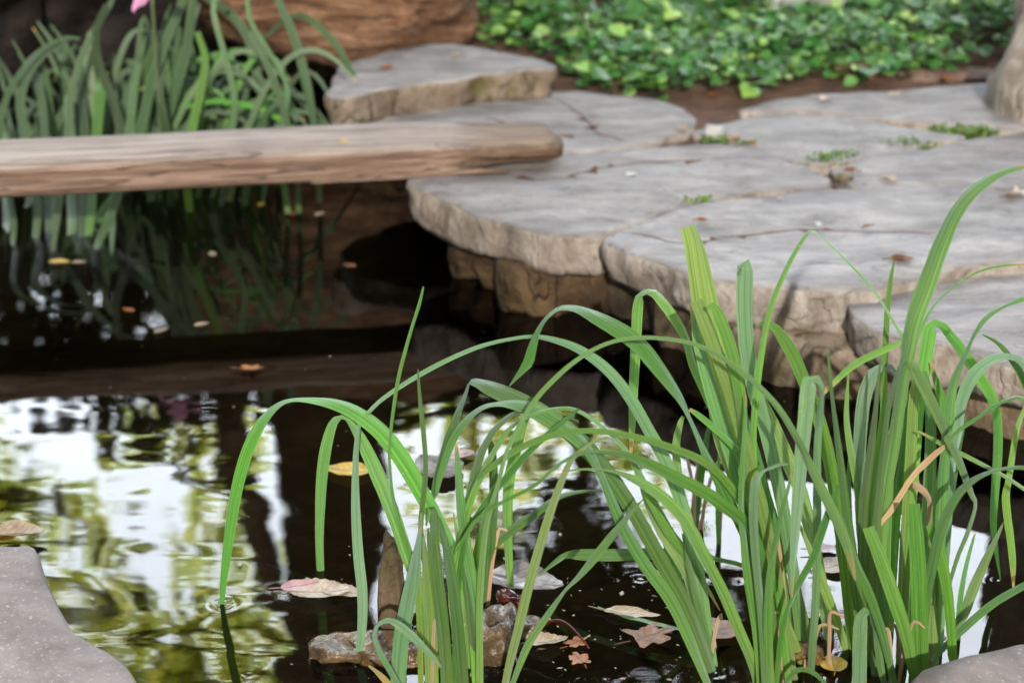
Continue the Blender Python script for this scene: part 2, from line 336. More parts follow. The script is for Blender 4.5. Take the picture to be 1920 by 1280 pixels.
# ---------------------------------------------------------------- slabs and rocks
def resample(pts, step):
    out = []; n = len(pts)
    for i in range(n):
        p0, p1, p2, p3 = pts[i - 1], pts[i], pts[(i + 1) % n], pts[(i + 2) % n]
        k = max(1, int((p2 - p1).length / step))
        for j in range(k):
            t = j / k
            cr_ = .5 * ((2 * p1) + (p2 - p0) * t + (2 * p0 - 5 * p1 + 4 * p2 - p3) * t * t + (3 * p1 - p0 - 3 * p2 + p3) * t ** 3)
            out.append(cr_ * .55 + (p1 + (p2 - p1) * t) * .45)
    return out
def slab(name, outline, z, thick, mats, label, cat, group=None, seed=1, cracks=(), relief=.005, under=0.0, rough=.010, step=.022, grid=.035, edge=.004, grow=.0, terrace=0.0, tilt=0, lump=1.1):
    """irregular stone slab: outline in plan, rough broken sides, a softly uneven top with real cracks"""
    rnd = random.Random(seed)
    pts = [Vector((p.x, p.y, 0)) for p in outline]
    area = sum(pts[i - 1].x * pts[i].y - pts[i].x * pts[i - 1].y for i in range(len(pts)))
    if area < 0: pts.reverse()
    ring = resample(pts, step); n = len(ring); S = Vector((seed * 3.17, seed * 1.3, 0))
    def nrm(i):
        t = ring[(i + 1) % n] - ring[i - 1]; return Vector((t.y, -t.x, 0)).normalized()
    N = [nrm(i) for i in range(n)]
    ring = [ring[i] + N[i] * (rough * 1.2 * fbm(ring[i] * 9 + S) + rough * .5 * noise.noise(ring[i] * 38 + S)) for i in range(n)]
    ring = [ring[i] + N[i] * grow for i in range(n)]
    def ztop(p):
        h = relief * 1.6 * noise.noise(Vector((p.x * 3.2, p.y * 6, 0)) + S) + relief * .7 * noise.noise(Vector((p.x * 14, p.y * 22, 0)) + S)
        if terrace:
            q = noise.noise(Vector((p.x * 2.4, p.y * 4.2, 5)) + S) * 3; h += terrace * (math.floor(q) + min(1, (q - math.floor(q)) * 9)) * .5
        return z + h + tilt * (p.y - ring[0].y)
    verts, faces, fm = [], [], []
    top0 = [ring[i] - N[i] * edge for i in range(n)]
    inp = [Vector((p.x, p.y)) for p in top0]; edges = [(i, (i + 1) % n) for i in range(n)]
    crk = []
    for cl in cracks:
        for a, b in zip(cl[:-1], cl[1:]):
            k = max(2, int((b - a).length / .02))
            for j in range(k): crk.append(a + (b - a) * (j / k) + Vector((.003 * rnd.uniform(-1, 1), .0025 * rnd.uniform(-1, 1), 0)))
    xs = [p.x for p in ring]; ys = [p.y for p in ring]
    def inside(x, y):
        c = False
        for i in range(n):
            a, b = top0[i - 1], top0[i]
            if (a.y > y) != (b.y > y) and x < (b.x - a.x) * (y - a.y) / (b.y - a.y) + a.x: c = not c
        return c
    def far(x, y, d): return all((p.x - x) ** 2 + (p.y - y) ** 2 > d * d for p in top0[::1])
    gy = min(ys)
    while gy < max(ys):
        gx = min(xs)
        while gx < max(xs):
            x, y = gx + rnd.uniform(-.3, .3) * grid, gy + rnd.uniform(-.3, .3) * grid
            if inside(x, y) and far(x, y, grid * .5) and all((c.x - x) ** 2 + (c.y - y) ** 2 > .018 ** 2 for c in crk): inp.append(Vector((x, y)))
            gx += grid
        gy += grid
    ncr = len(inp)
    for i, c in enumerate(crk):
        if inside(c.x, c.y) and far(c.x, c.y, .012): inp.append(Vector((c.x, c.y)))
    nc2 = len(inp)
    for c in crk:
        for s in (-1, 1):
            q = Vector((c.x + s * .0015, c.y + s * .0035))
            if inside(q.x, q.y) and far(q.x, q.y, .012): inp.append(q)
    ov, oe, of, orig_v, _, _ = geometry.delaunay_2d_cdt(inp, edges, [], 1, 1e-6)
    for i, p in enumerate(ov):
        dip = -.0035 if any(ncr <= k < nc2 for k in orig_v[i]) else 0
        verts.append(Vector((p.x, p.y, ztop(p) + dip)))
    for f in of:
        f = list(f)
        a, b, c = (ov[k] for k in f[:3])
        if (b.x - a.x) * (c.y - a.y) - (b.y - a.y) * (c.x - a.x) < 0: f.reverse()
        faces.append(f); fm.append(2 if (len(mats) > 2 and any(ncr <= j < nc2 for k in f for j in orig_v[k])) else 0)
    levels = [(0, 0, 0), (.06, .7, .003), (.16, 1, .006), (.38, 1, .013), (.62, 1, .015), (.85, 1, .013), (1, .6, .008)]
    base = len(verts)
    for li, (t, o, amp) in enumerate(levels):
        for i in range(n):
            if li == 0: p = top0[i]; verts.append(Vector((p.x, p.y, ztop(p)))); continue
            q = top0[i] + N[i] * (edge * o - under * t * t)
            d = amp * (1.3 * fbm(Vector((q.x * 16, q.y * 16, t * 2.2)) + S) + .5 * noise.noise(Vector((q.x * 50, q.y * 50, t * 6)) + S))
            d *= lump
            q = q + N[i] * d
            verts.append(Vector((q.x, q.y, ztop(top0[i]) - thick * t * (1 + .22 * noise.noise(Vector((q.x * 7, q.y * 7, 9)) + S)))))
    for li in range(len(levels) - 1):
        for i in range(n):
            j = (i + 1) % n; a = base + li * n
            faces.append((a + i, a + n + i, a + n + j, a + j)); fm.append(1 if li > 0 else 0)
    a = base + (len(levels) - 1) * n
    cc = sum((verts[a + i] for i in range(n)), Vector()) / n; verts.append(cc); ci = len(verts) - 1
    for i in range(n): faces.append((a + (i + 1) % n, a + i, ci)); fm.append(1)
    me_o = mesh_obj(name, verts, faces, mats, fmat=fm)
    bm = bmesh.new(); bm.from_mesh(me_o.data); bmesh.ops.remove_doubles(bm, verts=bm.verts, dist=2e-5); bm.to_mesh(me_o.data); bm.free()
    return tag(me_o, label, cat, group)
def PX(l, z): return [atz(x, y, z) for x, y in l]
SL = [m_stone, m_stone_side, m_soil]
FG = 'flagstones along the pond edge'
slab('flagstone', PX([(778, 352), (830, 372), (870, 385), (925, 404), (985, 425), (1050, 437), (1118, 438), (1185, 416), (1290, 382), (1420, 354), (1540, 347), (1560, 333), (1490, 308), (1425, 287), (1345, 273), (1280, 274), (1180, 281), (1060, 291), (940, 296), (850, 305), (772, 322)], .2), .2, .092, SL,
     'grey flagstone with a thick chipped edge that the end of the wooden beam rests on', 'flagstone', FG, 2, grow=.008, cracks=[PX([(1000, 335), (1060, 330), (1120, 316), (1185, 308), (1300, 300)], .2)], under=.012, terrace=.004)
slab('flagstone', PX([(1132, 447), (1190, 470), (1280, 503), (1330, 527), (1400, 532), (1450, 540), (1560, 544), (1640, 541), (1720, 522), (1790, 502), (1900, 489), (1990, 470), (1990, 360), (1890, 362), (1820, 352), (1680, 358), (1560, 354), (1430, 365), (1290, 395), (1180, 428)], .2), .2, .096, SL,
     'largest grey flagstone, with layered top and thick edge behind the tall iris leaves', 'flagstone', FG, 5, grow=.008, cracks=[PX([(1200, 440), (1270, 455), (1330, 452), (1380, 440), (1500, 430), (1620, 432), (1760, 436)], .2)], under=.02, terrace=.006)
slab('flagstone', PX([(1585, 560), (1660, 540), (1745, 526), (1810, 508), (1900, 496), (2010, 482), (2060, 636), (1990, 684), (1920, 684), (1850, 666), (1780, 650), (1710, 636), (1640, 618)], .176), .176, .085, SL,
     'pale grey flagstone low at the right edge of the photo, below the largest slab', 'flagstone', FG, 8, grow=.008, under=.012)
slab('flagstone', PX([(640, 228), (700, 216), (800, 197), (890, 180), (960, 170), (1060, 172), (1140, 180), (1220, 187), (1275, 205), (1303, 228), (1275, 248), (1200, 266), (1060, 283), (950, 288), (800, 280), (660, 262)], .2), .2, .07, SL,
     'grey flagstone with a branching crack, just behind the round end of the beam', 'flagstone', FG, 11, grow=.008, cracks=[PX([(1045, 185), (1075, 205), (1105, 228), (1125, 247), (1180, 262)], .2), PX([(925, 228), (985, 240), (1060, 252)], .2)], terrace=.003)
slab('flagstone', PX([(612, 165), (640, 122), (720, 97), (830, 80), (900, 91), (1000, 108), (1043, 124), (1030, 131), (950, 136), (860, 149), (780, 157), (700, 170), (650, 183), (622, 180)], .275), .275, .082, [m_stone, m_rock_tan, m_soil],
     'raised flagstone with a brown front edge in front of the big log', 'flagstone', FG, 14, under=.01)
slab('flagstone', PX([(1312, 246), (1380, 224), (1470, 214), (1560, 222), (1680, 239), (1806, 256), (1740, 267), (1650, 285), (1570, 302), (1510, 302), (1440, 282), (1370, 264)], .2), .2, .05, SL,
     'wedge shaped grey flagstone with weeds growing along its front edge', 'flagstone', FG, 17, grow=.008)
slab('flagstone', PX([(1385, 207), (1480, 186), (1620, 172), (1780, 162), (1960, 156), (2040, 200), (1960, 232), (1890, 243), (1750, 230), (1620, 217), (1500, 206)], .2), .2, .05, SL,
     'farthest grey flagstone, at the foot of the pale tree trunk', 'flagstone', FG, 20, grow=.008)
slab('flagstone', PX([(1562, 316), (1680, 288), (1810, 265), (1900, 249), (2000, 236), (2080, 370), (1960, 355), (1890, 354), (1820, 345), (1690, 352), (1600, 346)], .2), .2, .05, SL,
     'smooth grey flagstone between the wedge shaped slab and the largest slab at the right', 'flagstone', FG, 23, grow=.008)
# supporting rocks below the slabs
def back(l, z, dy): 
    f = PX(l, z); return f + [Vector((p.x + .02, p.y + dy, 0)) for p in reversed(f)]
UR = 'rocks holding up the flagstones'
slab('rock', back([(845, 422), (893, 452), (960, 490), (1030, 506), (1090, 496), (1150, 496)], .112, .30), .112, .20, [m_rock_brown, m_rock_brown],
     'brown mossy rock under the slab that carries the beam', 'rock', UR, 31, rough=.03, relief=.01, under=.06, lump=1.3)
slab('rock', back([(1125, 490), (1200, 522), (1270, 560), (1310, 582), (1375, 600)], .108, .30), .108, .20, [m_rock_brown, m_rock_brown],
     'brown rock under the left end of the largest flagstone', 'rock', UR, 34, rough=.03, relief=.01, under=.06, lump=1.3)
slab('rock', back([(1360, 600), (1440, 628), (1520, 648), (1600, 660), (1680, 668), (1720, 664)], .105, .34), .105, .20, [m_rock_tan, m_rock_tan],
     'tan rock with green moss under the right part of the largest flagstone', 'rock', UR, 37, rough=.03, relief=.01, under=.06, lump=1.1)
slab('rock', back([(1735, 695), (1800, 715), (1880, 730), (1960, 742), (2040, 735)], .088, .36), .088, .20, [m_rock_tan, m_rock_tan],
     'tan rock at the right edge of the photo with leaf shadows on its face', 'rock', UR, 41, rough=.03, relief=.012, under=.06, lump=1.5)
# near rocks
slab('near_rock', PX([(-120, 1010), (0, 1016), (60, 1014), (80, 1022), (84, 1050), (97, 1090), (130, 1150), (147, 1176), (198, 1203), (246, 1240), (272, 1278), (300, 1370), (0, 1420), (-250, 1400)], .13), .13, .26, [m_rock_near, m_rock_near],
     'flat speckled rock in the bottom left corner of the photo', 'rock', 'flat rocks on the near bank', 51, rough=.006, relief=.004, under=-.02, edge=.012)
slab('near_rock', PX([(1686, 1300), (1697, 1262), (1735, 1238), (1800, 1222), (1870, 1209), (1930, 1199), (2050, 1190), (2150, 1400), (1690, 1410)], .12), .12, .26, [m_rock_near, m_rock_near],
     'flat speckled rock in the bottom right corner of the photo', 'rock', 'flat rocks on the near bank', 54, rough=.006, relief=.004, under=-.02, edge=.016)
slab('flagstone', [Vector((-3.2, 4.0, 0)), Vector((-2.25, 4.02, 0)), Vector((-2.2, 4.6, 0)), Vector((-3.2, 4.7, 0))], .185, .12, SL,
     'grey flagstone on the left bank under the far end of the beam', 'flagstone', FG, 57)

def boulder(name, c, r, mat, label, cat, group=None, seed=0, sub=4, amp=.25, rot=0, parent=None):
    bm = bmesh.new(); bmesh.ops.create_icosphere(bm, subdivisions=sub, radius=1)
    S = Vector((seed * 2.7, seed, 0)); ct, st = math.cos(rot), math.sin(rot)
    for v in bm.verts:
        p = v.co.copy(); d = 1 + amp * fbm(p * 1.3 + S, 4) + .05 * noise.noise(p * 6 + S)
        q = Vector((max(-.75, min(.75, p.x)), max(-.75, min(.75, p.y)), max(-.8, min(.8, p.z)))) * d
        q = Vector((q.x * r[0], q.y * r[1], q.z * r[2])); v.co = Vector((q.x * ct - q.y * st, q.x * st + q.y * ct, q.z)) + Vector(c)
    o = bm_obj(name, bm, mat, parent)
    return tag(o, label, cat, group) if parent is None else o
# rock bank behind the far irises; its shade is put into the near-black colour
bk = 'dark rocks behind the far irises'
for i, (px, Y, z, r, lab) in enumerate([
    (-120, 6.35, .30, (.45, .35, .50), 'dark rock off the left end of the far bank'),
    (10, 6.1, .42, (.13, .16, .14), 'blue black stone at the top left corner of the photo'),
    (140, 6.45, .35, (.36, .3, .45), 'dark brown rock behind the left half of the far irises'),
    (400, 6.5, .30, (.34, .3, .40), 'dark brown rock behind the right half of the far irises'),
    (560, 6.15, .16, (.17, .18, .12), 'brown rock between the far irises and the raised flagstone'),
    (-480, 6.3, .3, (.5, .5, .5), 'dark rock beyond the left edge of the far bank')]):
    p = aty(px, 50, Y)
    boulder('dark_rock', (p.x, Y, z - .05), r, m_rock_shaded if i != 4 else m_rock_brown, lab, 'rock', bk, 60 + i)

# stones and debris in the water by the near irises
p = atz(735, 1190, 0); boulder('upright_stone', (p.x, p.y + .02, .012), (.023, .022, .15), m_rock_brown, 'upright brown stone standing in the water left of the near iris stems', 'stone', None, 71, amp=.3)
p = atz(648, 1222, 0); boulder('wet_stone', (p.x, p.y, -.012), (.062, .045, .035), m_rock_wet, 'wet brown stone just breaking the surface under a hanging leaf', 'stone', None, 72, amp=.35)
p = atz(760, 1235, 0); boulder('wet_stone', (p.x, p.y + .02, -.02), (.10, .05, .045), m_rock_wet, 'wet orange brown stone at the foot of the left iris clump', 'stone', None, 75, amp=.35)
p = atz(925, 1235, 0); boulder('wet_stone', (p.x, p.y + .03, -.01), (.045, .06, .075), m_rock_wet, 'dark wet stone right of the left iris stems', 'stone', None, 77, amp=.4)

# ---------------------------------------------------------------- tubes
def tube(path, radii, nseg=8, wob=0, seed=0, cap=True):
    V, F = [], []; n = len(path)
    up = Vector((0, 0, 1))
    for i, p in enumerate(path):
        t = (path[min(n - 1, i + 1)] - path[max(0, i - 1)]).normalized()
        s = t.cross(up) if abs(t.z) < .95 else t.cross(Vector((1, 0, 0))); s.normalize(); u = s.cross(t)
        for k in range(nseg):
            a = 2 * math.pi * k / nseg
            r = radii[i] * (1 + wob * noise.noise(Vector((math.cos(a) * 2 + seed, math.sin(a) * 2, i * .35))))
            V.append(p + s * math.cos(a) * r + u * math.sin(a) * r)
    for i in range(n - 1):
        for k in range(nseg):
            j = (k + 1) % nseg; F.append((i * nseg + k, i * nseg + j, (i + 1) * nseg + j, (i + 1) * nseg + k))
    if cap: F.append(tuple(range(nseg))[::-1]); F.append(tuple((n - 1) * nseg + k for k in range(nseg)))
    return V, F
def smooth_path(pts, n):
    pts = [Vector(p) for p in pts]; out = []; m = len(pts) - 1
    for k in range(n):
        s = k / (n - 1) * m; i = min(m - 1, int(s)); t = s - i
        p1, p2 = pts[i], pts[i + 1]; p0 = pts[i - 1] if i else p1 * 2 - p2; p3 = pts[i + 2] if i + 2 <= m else p2 * 2 - p1
        out.append(.5 * ((2 * p1) + (p2 - p0) * t + (2 * p0 - 5 * p1 + 4 * p2 - p3) * t * t + (3 * p1 - p0 - 3 * p2 + p3) * t ** 3))
    return out

# ---------------------------------------------------------------- beam
def build_beam():
    a = atz(0, 374, .203); b = atz(940, 329, .203)
    d = (b - a); d.z = 0; d.normalize(); back_ = Vector((-d.y, d.x, 0))
    root = empty('wooden_beam', (a + d * .2), 'long weathered wooden beam laid across the pond with its rounded end on a flagstone', 'beam')
    def section(s, H, W, top_drop, fb, zb):   # profile, front bottom first; s along the beam
        return s, H, W
    L0 = -1.5; Lend = (atz(1052, 300, .205) - a).dot(d); Lf = (b - a).dot(d)
    n = 90; prof_n = 16
    V, F, fm = [], [], []
    for i in range(n + 1):
        s = L0 + (Lend - L0) * (i / n) ** .8
        e = max(0, (s - (Lend - .06)) / .06)                 # rounding of the last 6 cm
        k = max(0, min(1, (s - (Lf - .20)) / .26)); k = k * k * (3 - 2 * k)   # lower front edge splits away
        W = .185 - .05 * e ** 2; H = .082 - .014 * k
        shrink = math.sqrt(max(0.0, 1 - e ** 3)) if e > 0 else 1
        yc = W * .5; zc = H * .5
        prof = [(0 + .06 * k, .012 + .020 * k), (.012 + .05 * k, 0 + .012 * k), (W * .5, 0), (W - .012, 0), (W, .014), (W, H * .5), (W, H - .012), (W - .012, H), (W * .7, H + .001), (W * .45, H), (W * .2, H - .002),
                (.016 + .012 * k, H - .004 - .006 * k), (.002 + .022 * k, H - .016 - .006 * k), (.001 + .020 * k, H * .60), (.009 + .022 * k, H * .53), (.0 + .034 * k, H * .45)]
        groove = .6 + .4 * noise.noise(Vector((s * 2, 0, 7)))
        for q, (y, z) in enumerate(prof):
            if q == 14: y += .006 * groove
            y = yc + (y - yc) * (.25 + .75 * shrink); z = zc + (z - zc) * (.5 + .5 * shrink)
            w1 = noise.noise(Vector((s * 3, q * 1.7, 1))) * .0045 + noise.noise(Vector((s * 14, q * 2.9, 4))) * .0016
            w2 = noise.noise(Vector((s * 3, q * 1.3, 11))) * .0035 + noise.noise(Vector((s * 16, q * 2.1, 14))) * .0014
            p = a + d * s + back_ * (y + w1) + Vector((0, 0, max(z + w2, .0 if z <= 0 else -1)))
            V.append(p)
    for i in range(n):
        s = L0 + (Lend - L0) * (i / n) ** .8
        for q in range(prof_n):
            r = (q + 1) % prof_n; F.append((i * prof_n + q, (i + 1) * prof_n + q, (i + 1) * prof_n + r, i * prof_n + r))
            endm = s > Lend - .15 - .03 * noise.noise(Vector((q, s * 9, 2)))
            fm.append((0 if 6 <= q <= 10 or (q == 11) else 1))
    F.append(tuple(range(prof_n))); fm.append(1); F.append(tuple(n * prof_n + q for q in range(prof_n))[::-1]); fm.append(1)
    # store in beam space so that the grain runs along the timber
    ang = math.atan2(d.y, d.x); root.rotation_euler = (0, 0, ang); M4 = Matrix.Rotation(-ang, 3, 'Z')
    V = [M4 @ (v - root.location) for v in V]
    o = mesh_obj('timber', V, F, [m_beam_top, m_beam_side, m_beam_end], fmat=fm); o.parent = root
    # splintered tongue under the rounded end
    S, G, g2 = [], [], []
    for i in range(15):
        t = i / 14; s = Lf - .42 + .44 * t; wd = .03 * (1 - t ** 3) + .003; hh = .030 * (1 - t ** 2) + .005
        for (y, z) in ((.0 + .012 * t, .002), (wd + .012 * t, .002), (wd + .012 * t, hh), (.004 + .012 * t, hh)):
            jj = noise.noise(Vector((s * 12, y * 40, 3))) * .002
            S.append(M4 @ (a + d * s + back_ * (y - .0025 + jj) + Vector((0, 0, z)) - root.location))
    for i in range(14):
        for q in range(4): G.append((i * 4 + q, (i + 1) * 4 + q, (i + 1) * 4 + (q + 1) % 4, i * 4 + (q + 1) % 4))
    G.append((0, 1, 2, 3)); G.append((59, 58, 57, 56))
    o = mesh_obj('splinter', S, G, m_beam_side); o.parent = root
build_beam()

# ---------------------------------------------------------------- big log behind
m_boulder = stone_mat('orange_rock', (.06, .026, .013), (.24, .125, .068), (.44, .27, .17), speck=(.5, .34, .24), streak=(1.6, 2.4, 7.0), bumpd=.03, strata=.6)
boulder('boulder', (-.52, 5.93, .50), (.54, .36, .42), m_boulder, 'big rounded orange brown boulder behind the raised flagstone', 'boulder', None, 64, 5, .16, R(-6))

# ---------------------------------------------------------------- pale trunk at upper right, and trees that frame the sky seen in the water
def leaf_cloud(blobs, seed):
    """blobs: (centre, radius xyz, count, leaf size)"""
    rnd = random.Random(seed); V, F = [], []
    for c, r, n, s in blobs:
        for _ in range(n):
            while True:
                q = Vector((rnd.uniform(-1, 1), rnd.uniform(-1, 1), rnd.uniform(-1, 1)))
                if q.length < 1: break
            p = Vector((c[0] + q.x * r[0], c[1] + q.y * r[1], c[2] + q.z * r[2]))
            d = Vector((rnd.gauss(0, 1), rnd.gauss(0, 1), rnd.gauss(0, .6))).normalized(); e = Vector((rnd.gauss(0, 1), rnd.gauss(0, 1), rnd.gauss(0, 1)))
            e = d.cross(e).normalized(); L = s * rnd.uniform(.6, 1.3); W = L * rnd.uniform(.4, .62); b = len(V); u = d.cross(e) * (.12 * L)
            V += [p, p + d * L * .4 + e * W * .5 + u, p + d * L, p + d * L * .4 - e * W * .5 + u, p + d * L * .5]
            F += [(b, b + 1, b + 4), (b + 1, b + 2, b + 4), (b + 2, b + 3, b + 4), (b + 3, b, b + 4)]
    return V, F
def tree(name, label, trunk_path, trunk_r, limbs, blobs, bark, leafm, seed, group=None, nseg=20, wob=.12):
    root = empty(name, tuple(trunk_path[0]), label, 'tree', group)
    pth = smooth_path(trunk_path, 26); m = len(trunk_r) - 1
    rr = []
    for i in range(26):
        s = i / 25 * m; k = min(m - 1, int(s)); rr.append(trunk_r[k] + (trunk_r[k + 1] - trunk_r[k]) * (s - k))
    V, F = tube(pth, rr, nseg, wob, seed); mesh_obj('trunk', V, F, bark, root)
    for lp, r0 in limbs:
        q = smooth_path(lp, 14); V, F = tube(q, [r0 * (1 - .8 * i / 13) for i in range(14)], 8, .15, seed); mesh_obj('limb', V, F, bark, root)
    if blobs:
        V, F = leaf_cloud(blobs, seed); mesh_obj('crown', V, F, leafm, root, smooth=False)
    return root
TG = 'trees round the pond'
def sky_blocking_crown(n, x0, x1, y0, y1, z, seed, dens=260, s=.34):  # leaf blobs added overhead to keep skylight off the stones
    rnd = random.Random(seed); B = [((rnd.uniform(x0, x1), rnd.uniform(y0, y1), z + rnd.uniform(-.1, .9)), (1.1, 1.1, .45), dens, s) for _ in range(n)]
    return [b for b in B if math.hypot((b[0][0] - .4) / 1.25, b[0][1] - 3.4) > 2.5]      # gap shaped to let skylight onto the leaf tops
# the pale trunk (its base is in the photo, its unseen crown is added to block skylight)
tb = atz(1985, 213, .19)
tree('tree', 'pale flared tree trunk standing by the far flagstone at the top right corner', [tb + Vector((0, 0, -.03)), tb + Vector((.0, .01, .10)), tb + Vector((.015, .02, .30)), tb + Vector((.04, .04, .8)), tb + Vector((.1, .1, 2.4)), tb + Vector((.25, .2, 4.6))],
     [.20, .145, .11, .10, .09, .06], [([tb + Vector((.2, .15, 3.6)), Vector((2.5, 4.0, 4.8)), Vector((4, 3, 5.6))], .05), ([tb + Vector((.2, .15, 3.9)), Vector((0.2, 4.2, 5.0)), Vector((-1.4, 3.4, 5.8))], .05)],
     sky_blocking_crown(46, -2.0, 6.5, -2.5, 8.5, 5.2, 7), m_bark_pale, m_tree_leaf_dark, 3, TG, 28, .35)
def mtrunk(name, label, pts, Y, rad, limbs, blobs, leafm, seed):
    """a tree standing behind the pond: pts run down the water from the far bank, as its image is met there"""
    path = [mirror(x, y, Y) for x, y in pts]; base = Vector((path[0].x, Y, .13)); path = [base] + path
    L = [([mirror(x, y, Y + o) for x, y, o in l], r) for l, r in limbs]
    B = [(mirror(x, y, Y + o), (r, r * .8, r * .8), int(n * (.42 if leafm is m_tree_leaf else .7)), s * 1.45) for x, y, o, r, n, s in blobs]
    top = path[-1]; path.append(top + Vector((.1, .1, 1.2)))
    return tree(name, label, path, rad, L, B, m_bark_dark, leafm, seed, TG)
mtrunk('tree', 'thick straight dark trunk behind the log, mirrored as a wide band in the pond', [(618, 760), (622, 900), (628, 1060), (640, 1280)], 8.6, [.27, .25, .235, .22, .20, .15],
       [([(640, 840, 0), (760, 770, .1), (880, 745, .2), (1000, 760, .3)], .05)],
       [(830, 770, .1, .22, 50, .10), (900, 800, .2, .22, 55, .10), (960, 760, .3, .15, 30, .10), (760, 720, .1, .28, 130, .11), (850, 705, .1, .25, 60, .11), (1055, 755, .4, .16, 90, .09), (1130, 800, .4, .15, 70, .09), (1010, 830, .4, .15, 60, .09), (1180, 860, .5, .14, 60, .09), (1260, 950, .5, .16, 60, .09), (890, 930, .5, .22, 50, .10), (930, 1040, .5, .25, 60, .10), (820, 1000, .5, .22, 50, .10), (1000, 880, .7, .2, 30, .09)], m_tree_leaf, 21)
mtrunk('tree', 'slim crooked dark tree, mirrored as a bent line left of the thick trunk', [(430, 800), (452, 880), (478, 960), (510, 1080), (560, 1200)], 9.6, [.085, .075, .075, .075, .065, .06],
       [([(445, 860, 0), (380, 820, 0), (330, 850, 0), (280, 800, 0), (250, 770, 0)], .035), ([(455, 900, 0), (350, 880, .1), (290, 830, .1), (320, 780, .1)], .03), ([(478, 960, 0), (400, 930, 0), (300, 880, 0), (240, 900, 0)], .025)],
       [(240, 860, 0, .17, 60, .10), (270, 820, .1, .15, 40, .10), (360, 830, 0, .2, 60, .10), (330, 790, .1, .18, 50, .1), (440, 800, .2, .2, 60, .10), (420, 900, .3, .22, 90, .10), (400, 990, .3, .24, 100, .10), (460, 1040, .3, .2, 70, .10), (380, 1090, .4, .2, 70, .10), (440, 1160, .4, .25, 100, .11), (330, 1190, .4, .25, 90, .11), (420, 1240, .5, .4, 260, .13), (520, 1250, .5, .3, 150, .13)], m_tree_leaf, 22)
mtrunk('tree', 'yellow green leafy tree mirrored at the left edge of the pond', [(-260, 700), (-255, 900), (-240, 1100), (-200, 1300)], 10.5, [.16, .14, .13, .12, .10, .08],
       [([(-255, 900, 0), (-100, 940, 0), (60, 960, 0), (200, 1000, 0)], .05), ([(-245, 1050, 0), (-60, 1060, 0), (140, 1120, 0), (260, 1150, 0)], .05)],
       [(10, 880, 0, .28, 110, .11), (60, 960, 0, .25, 110, .11), (0, 1000, 0, .28, 130, .11), (175, 980, 0, .2, 80, .11), (200, 1060, 0, .22, 100, .11), (260, 1140, .1, .28, 140, .11), (150, 1160, .1, .25, 110, .11), (50, 1120, .1, .3, 150, .12), (300, 1250, .2, .3, 160, .12), (180, 1260, .2, .3, 150, .12), (-120, 900, 0, .5, 300, .13), (-150, 1100, 0, .5, 300, .13)], m_tree_leaf, 23)
mtrunk('tree', 'slender dark tree behind the ground cover, mirrored between the iris stems', [(1092, 700), (1090, 820), (1085, 960), (1080, 1100), (1075, 1280)], 9.8, [.05, .045, .045, .045, .04, .04],
       [([(1090, 900, 0), (1150, 930, 0), (1220, 990, 0)], .02)],
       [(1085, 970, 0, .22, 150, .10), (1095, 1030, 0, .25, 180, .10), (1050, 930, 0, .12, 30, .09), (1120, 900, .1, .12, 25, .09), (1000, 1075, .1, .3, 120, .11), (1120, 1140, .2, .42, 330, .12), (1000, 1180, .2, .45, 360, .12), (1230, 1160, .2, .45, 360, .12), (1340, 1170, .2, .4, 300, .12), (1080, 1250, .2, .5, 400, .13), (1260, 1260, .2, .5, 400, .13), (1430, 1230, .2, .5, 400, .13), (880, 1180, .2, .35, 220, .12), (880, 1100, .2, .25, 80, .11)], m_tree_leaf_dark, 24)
# unseen trees added left and behind, their crowns placed to cut skylight
tree('tree', 'unseen tree added on the left bank so its crown blocks skylight', [Vector((-4.2, 6.5, .12)), Vector((-4.1, 6.4, 2)), Vector((-3.9, 6.1, 4)), Vector((-3.4, 5.6, 5.2))], [.30, .24, .2, .12],
     [([Vector((-3.9, 6.1, 4)), Vector((-1.8, 4.6, 5.0)), Vector((0, 3, 5.5))], .08)], sky_blocking_crown(46, -7.0, 1.0, -2.5, 8.8, 5.3, 9), m_bark_dark, m_tree_leaf_dark, 31, TG)
tree('tree', 'unseen tree added behind the photographer to block skylight', [Vector((3.6, -3.2, .12)), Vector((3.6, -3.1, 2.5)), Vector((3.2, -2.6, 4.6)), Vector((2.6, -2.2, 5.6))], [.28, .22, .18, .1],
     [([Vector((3.2, -2.6, 4.6)), Vector((1, -2, 5.2)), Vector((-1.5, -1.5, 5.8))], .08)], sky_blocking_crown(40, -6.5, 6.5, -4.6, 2.5, 5.6, 12) + [((-2.6 + .55 * k, -3.0, 4.75), (.5, .5, .45), 75, .30) for k in range(4)], m_bark_dark, m_tree_leaf_dark, 33, TG)  # includes low leaf blobs added to shade the far left irises
